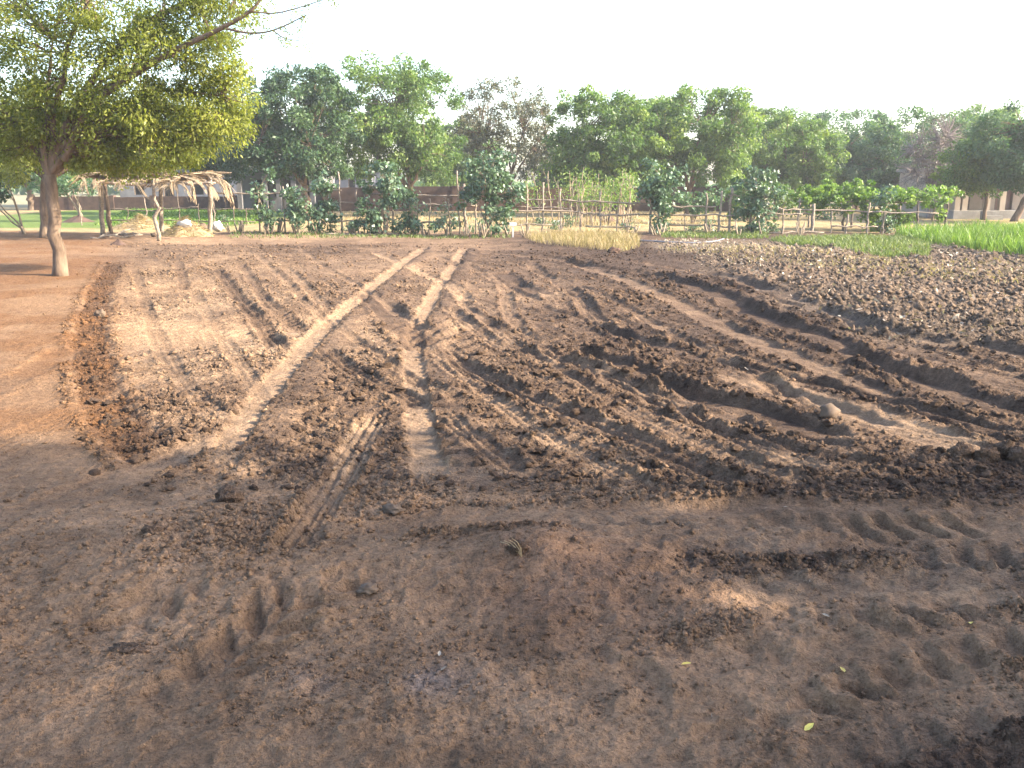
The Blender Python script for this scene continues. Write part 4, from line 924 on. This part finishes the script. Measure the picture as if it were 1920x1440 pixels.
# signs, pipe
def sign(u, vt, vb, vg, wpx, label, seed):
    p = gp(u, vg); p[2] = gz(p[0], p[1]); Y = p[1]; root = thing('plot_sign', p, label, 'sign')
    a, b = at(u-wpx/2, vt, Y), at(u+wpx/2, vb, Y); mb = MB(); mb.box((a[0], Y-.012, b[2]), (b[0], Y+.012, a[2])); mb.build('plate', M['white'], root, p)
    mb = MB(); mb.box((p[0]-.022, Y+.013, p[2]-.05), (p[0]+.022, Y+.05, a[2]-.02)); mb.build('stake', M['white'], root, p)
sign(962, 417, 423, 444, 13, 'white plot sign on a white stake at the field edge', 1)
sign(1044, 413, 417, 426, 11, 'low white plot marker among weeds behind the fence', 2)
sign(600, 401, 405, 436, 10, 'small white plot sign among the dark climbers', 3)
pl = smooth_line([on(1188, 452, .03), on(1240, 455, .03), on(1300, 457, .03), on(1340, 455, .03), on(1357, 451, .04)], 5); mb = MB(); mb.tube(pl, .025, 8); o = mb.build('water_pipe', M['plaster_blue'], None, pl[0], True)
o.location = tuple(pl[0]); tag(o, 'long pale pipe lying on the ground at the field edge', 'pipe')
for k, (u0, v0, u1, v1) in enumerate(((610, 441, 700, 440), (690, 440, 790, 438))):
    a, b = on(u0, v0, .03), on(u1, v1, .03); mb, P = crooked(a, b, .035, .03, .015, 320+k); o = mb.build('ground_pole', M['pole'], None, a, True); o.location = tuple(a)
    tag(o, ['pale pole lying on the ground under the bright shrub', 'pale pole lying on the ground right of the bright shrub'][k], 'pole')

# ------------------------------------------------------------------ grasses
def inpoly(x, y, P):
    c = np.zeros(len(x), bool); j = len(P)-1
    for i in range(len(P)):
        xi, yi = P[i]; xj, yj = P[j]
        c ^= ((yi > y) != (yj > y)) & (x < (xj-xi)*(y-yi)/(yj-yi+1e-12)+xi); j = i
    return c
def grass(name, poly, n, hgt, wid, m, label, seed, spread=.35, clump=1.2, par=None):
    r = np.random.default_rng(seed); P = np.array([gp(u, v)[:2] for u, v in poly]); lo, hi = P.min(0), P.max(0)
    x = r.uniform(lo[0], hi[0], n*4); y = r.uniform(lo[1], hi[1], n*4); x += r.standard_normal(n*4)*.12; y += r.standard_normal(n*4)*.12
    k = inpoly(x, y, P + 0) & (r.random(n*4) < .35+.65*(fbm(x, y, clump, seed, 2)*.5+.5)); x, y = x[k][:n], y[k][:n]; n = len(x)
    z = ground(x, y)[0]; h = hgt*r.uniform(.5, 1.15, n)*(.7+.45*(fbm(x, y, .8, seed+3, 2)*.5+.5)); ln = r.standard_normal((n, 2))*spread*h[:, None]
    a = r.uniform(0, 6.28, n); s = np.stack([np.cos(a), np.sin(a), 0*a], 1)*wid*.5*r.uniform(.6, 1.4, n)[:, None]
    b = np.stack([x, y, z-.02], 1); mid = b + np.stack([ln[:, 0]*.35, ln[:, 1]*.35, h*.6], 1); tip = b + np.stack([ln[:, 0], ln[:, 1], h], 1)
    V = np.stack([b-s*.6, b+s*.6, mid+s, tip, mid-s], 1).reshape(-1, 3); i = np.arange(n)*5
    F = np.concatenate([np.stack([i, i+1, i+2, i+4], 1), np.stack([i+4, i+2, i+3, i+3], 1)])
    me = bpy.data.meshes.new(name); me.from_pydata(V.tolist(), [], [tuple(dict.fromkeys(q)) for q in F.tolist()]); me.materials.append(M[m])
    at_ = me.attributes.new('tint', 'FLOAT', 'POINT'); at_.data.foreach_set('value', np.repeat(np.clip(r.normal(.5, .25, n), 0, 1), 5).astype(np.float32))
    o = link(bpy.data.objects.new(name, me)); o['label'] = label; o['category'] = 'grass'; return kind(o, 'stuff')
grass('dry_grass', [(985,446),(1040,441),(1100,441),(1195,447),(1200,462),(1170,470),(1080,464),(1005,458)], 4200, .34, .012, 'grass_d', 'dry yellow grass patch before the centre fence', 1, .45, .8)
grass('green_crop', [(1672,444),(1760,437),(1920,433),(2150,433),(2150,492),(1925,484),(1800,470),(1735,456)], 17000, .52, .024, 'grass_g', 'tall bright green crop strip at the right edge', 2, .3)
grass('weed_grass', [(1440,452),(1560,445),(1700,446),(1745,462),(1740,484),(1660,482),(1560,466),(1470,458)], 8000, .22, .022, 'grass_w', 'short green weeds left of the crop strip', 3, .5, .7)
grass('plot_grass', [(175,424),(490,420),(500,394),(240,393)], 9000, .20, .05, 'grass_g', 'bright green plot behind the thatched shelter', 4, .5)
grass('yard_grass', [(620,428),(1380,430),(1340,398),(640,398)], 3200, .2, .03, 'grass_d', 'thin dry grass on the yard behind the fence', 5, .6, 2)
grass('stubble', [(1230,462),(1460,462),(1700,490),(1920,486),(1960,540),(1500,505),(1280,478)], 2200, .12, .02, 'grass_d', 'pale crop stubble on the ploughed corner', 6, .9, 1)
grass('fence_weeds', [(1240,448),(1440,448),(1440,438),(1240,438)], 1500, .2, .03, 'grass_w', 'green weeds under the three-railed fence', 7, .6, .6)
grass('fence_weeds', [(430,447),(960,447),(960,440),(430,438)], 1300, .14, .03, 'grass_w', 'thin weeds along the field edge at centre left', 8, .7, .6)

r = np.random.default_rng(88); n = 9000
y_ = r.uniform(10, 30, n); x_ = r.uniform(2, .66*y_+1, n); k = r.random(n) < sst(4.2, 5.6, x_)*sst(10, 12.5, y_)*(.25+.75*sst(16, 25, y_)); x_, y_ = x_[k], y_[k]; n = len(x_)
p = np.stack([x_, y_, ground(x_, y_)[0]+.02], 1)
o = leaf_mesh('crop_litter', p, r.standard_normal((n, 3))*np.array((1, 1, .5)), r.standard_normal((n, 3))+np.array((.3, 0, .9)), r.uniform(.05, .16, n), r.uniform(.025, .06, n), r.random(n), M['litter'], None, None); kind(o, 'stuff')
o['label'] = 'pale dry crop litter strewn over the ploughed corner'; o['category'] = 'litter'
n = 420; y_ = np.exp(r.uniform(np.log(3), np.log(11), n)); x_ = y_*r.uniform(-.68, .68, n); p = np.stack([x_, y_, ground(x_, y_)[0]+.006], 1)
o = leaf_mesh('ground_litter', p, r.standard_normal((n, 3))*np.array((1, 1, .25)), r.standard_normal((n, 3))*.4+np.array((0, 0, 1)), r.uniform(.012, .04, n), r.uniform(.003, .010, n), r.random(n), M['twig_litter'], None, None); kind(o, 'stuff')
o['label'] = 'bits of dry stem and leaf scattered on the front soil'; o['category'] = 'litter'
# far trees beyond the walls, one mass
r = np.random.default_rng(66); n = 9000
x = r.uniform(-140, 150, n); hmax = 3.2 + 2.2*fbm(x, x*0+1, 14, 7, 3); gap = np.abs(x-6) < 7
cen = np.stack([x, 120 + r.uniform(-6, 6, n), np.where(gap, .3, 1)*hmax*r.random(n)**.7], 1)
o = leaf_mesh('far_wood', cen, r.standard_normal((n, 3)), r.standard_normal((n, 3)), r.uniform(.7, 1.5, n), .7, r.uniform(0, 1, n), M['blue_leaf'], None, None); kind(o, 'stuff')
o['label'] = 'distant line of low trees beyond the houses'; o['category'] = 'trees'

# ------------------------------------------------------------------ small litter in front
lv = [(824, 1231, 'pale curled leaf on the shaded sand left of centre'), (1580, 1252, 'yellow leaf lying on the wavy tyre print'), (1518, 1350, 'yellow leaf low on the sand at right'),
      (1287, 1235, 'yellow leaf beside the dark hollow right of centre'), (832, 1262, 'small whitish pebble-like leaf near the pale curled leaf'), (1548, 1157, 'whitish scrap beside the dark clods at right'),
      (1400, 683, 'white scrap on the churned soil right of the deep rut'), (1473, 957, 'bluish pale leaf by the dark soil band'), (1820, 1172, 'small yellowish leaf under the dark clods at far right')]
for k, (u, v, lb_) in enumerate(lv):
    p = on(u, v, .012); s = (.028 if k in (1, 2, 3, 8) else .02) if k not in (6,) else .06; r = random.Random(k)
    vv = [(-1, 0, 0), (-.4, .38, .12), (.3, .34, .18), (1, 0, .05), (.3, -.34, .14), (-.4, -.36, .1), (0, 0, -.02)]
    me = bpy.data.meshes.new('fallen_leaf'); me.from_pydata([(a*s, b*s, c*s) for a, b, c in vv], [], [(6, i, (i+1) % 6) for i in range(6)])
    at_ = me.attributes.new('tint', 'FLOAT', 'POINT'); at_.data.foreach_set('value', np.full(7, r.random(), np.float32)); me.materials.append(M['fallen'] if k in (1, 2, 3, 8) else M['litter'])
    o = link(bpy.data.objects.new('fallen_leaf', me)); o.location = tuple(p); o.rotation_euler = (r.uniform(-.3, .3), r.uniform(-.3, .3), r.uniform(0, 6)); tag(o, lb_, 'leaf' if k != 6 else 'scrap')
p = on(978, 1085); root = thing('dry_weed', p, 'dry bent weed on the heap in the front sand', 'weed'); mb = MB()
for q in range(4): mb.tube(bez(p, p+np.array((-.02*q, 0, .08)), p+np.array((-.05-.02*q, .02*q, .10-.015*q)), 4), (.003, .003, .002, .0015), 4, False)
mb.build('stem', M['straw'], root, p)

# ------------------------------------------------------------------ the dusty air
mb = MB(); mb.box((-170, -75, -1.2), (190, 150, 14.5))
def air(N, L, out):
    v = N('ShaderNodeVolumePrincipled'); v.inputs['Color'].default_value = (.93, .95, 1, 1); v.inputs['Density'].default_value = .0008; v.inputs['Anisotropy'].default_value = .2
    L(v.outputs[0], out.inputs['Volume'])
o = kind(mb.build('haze', mat('dusty_air', air)), 'stuff')
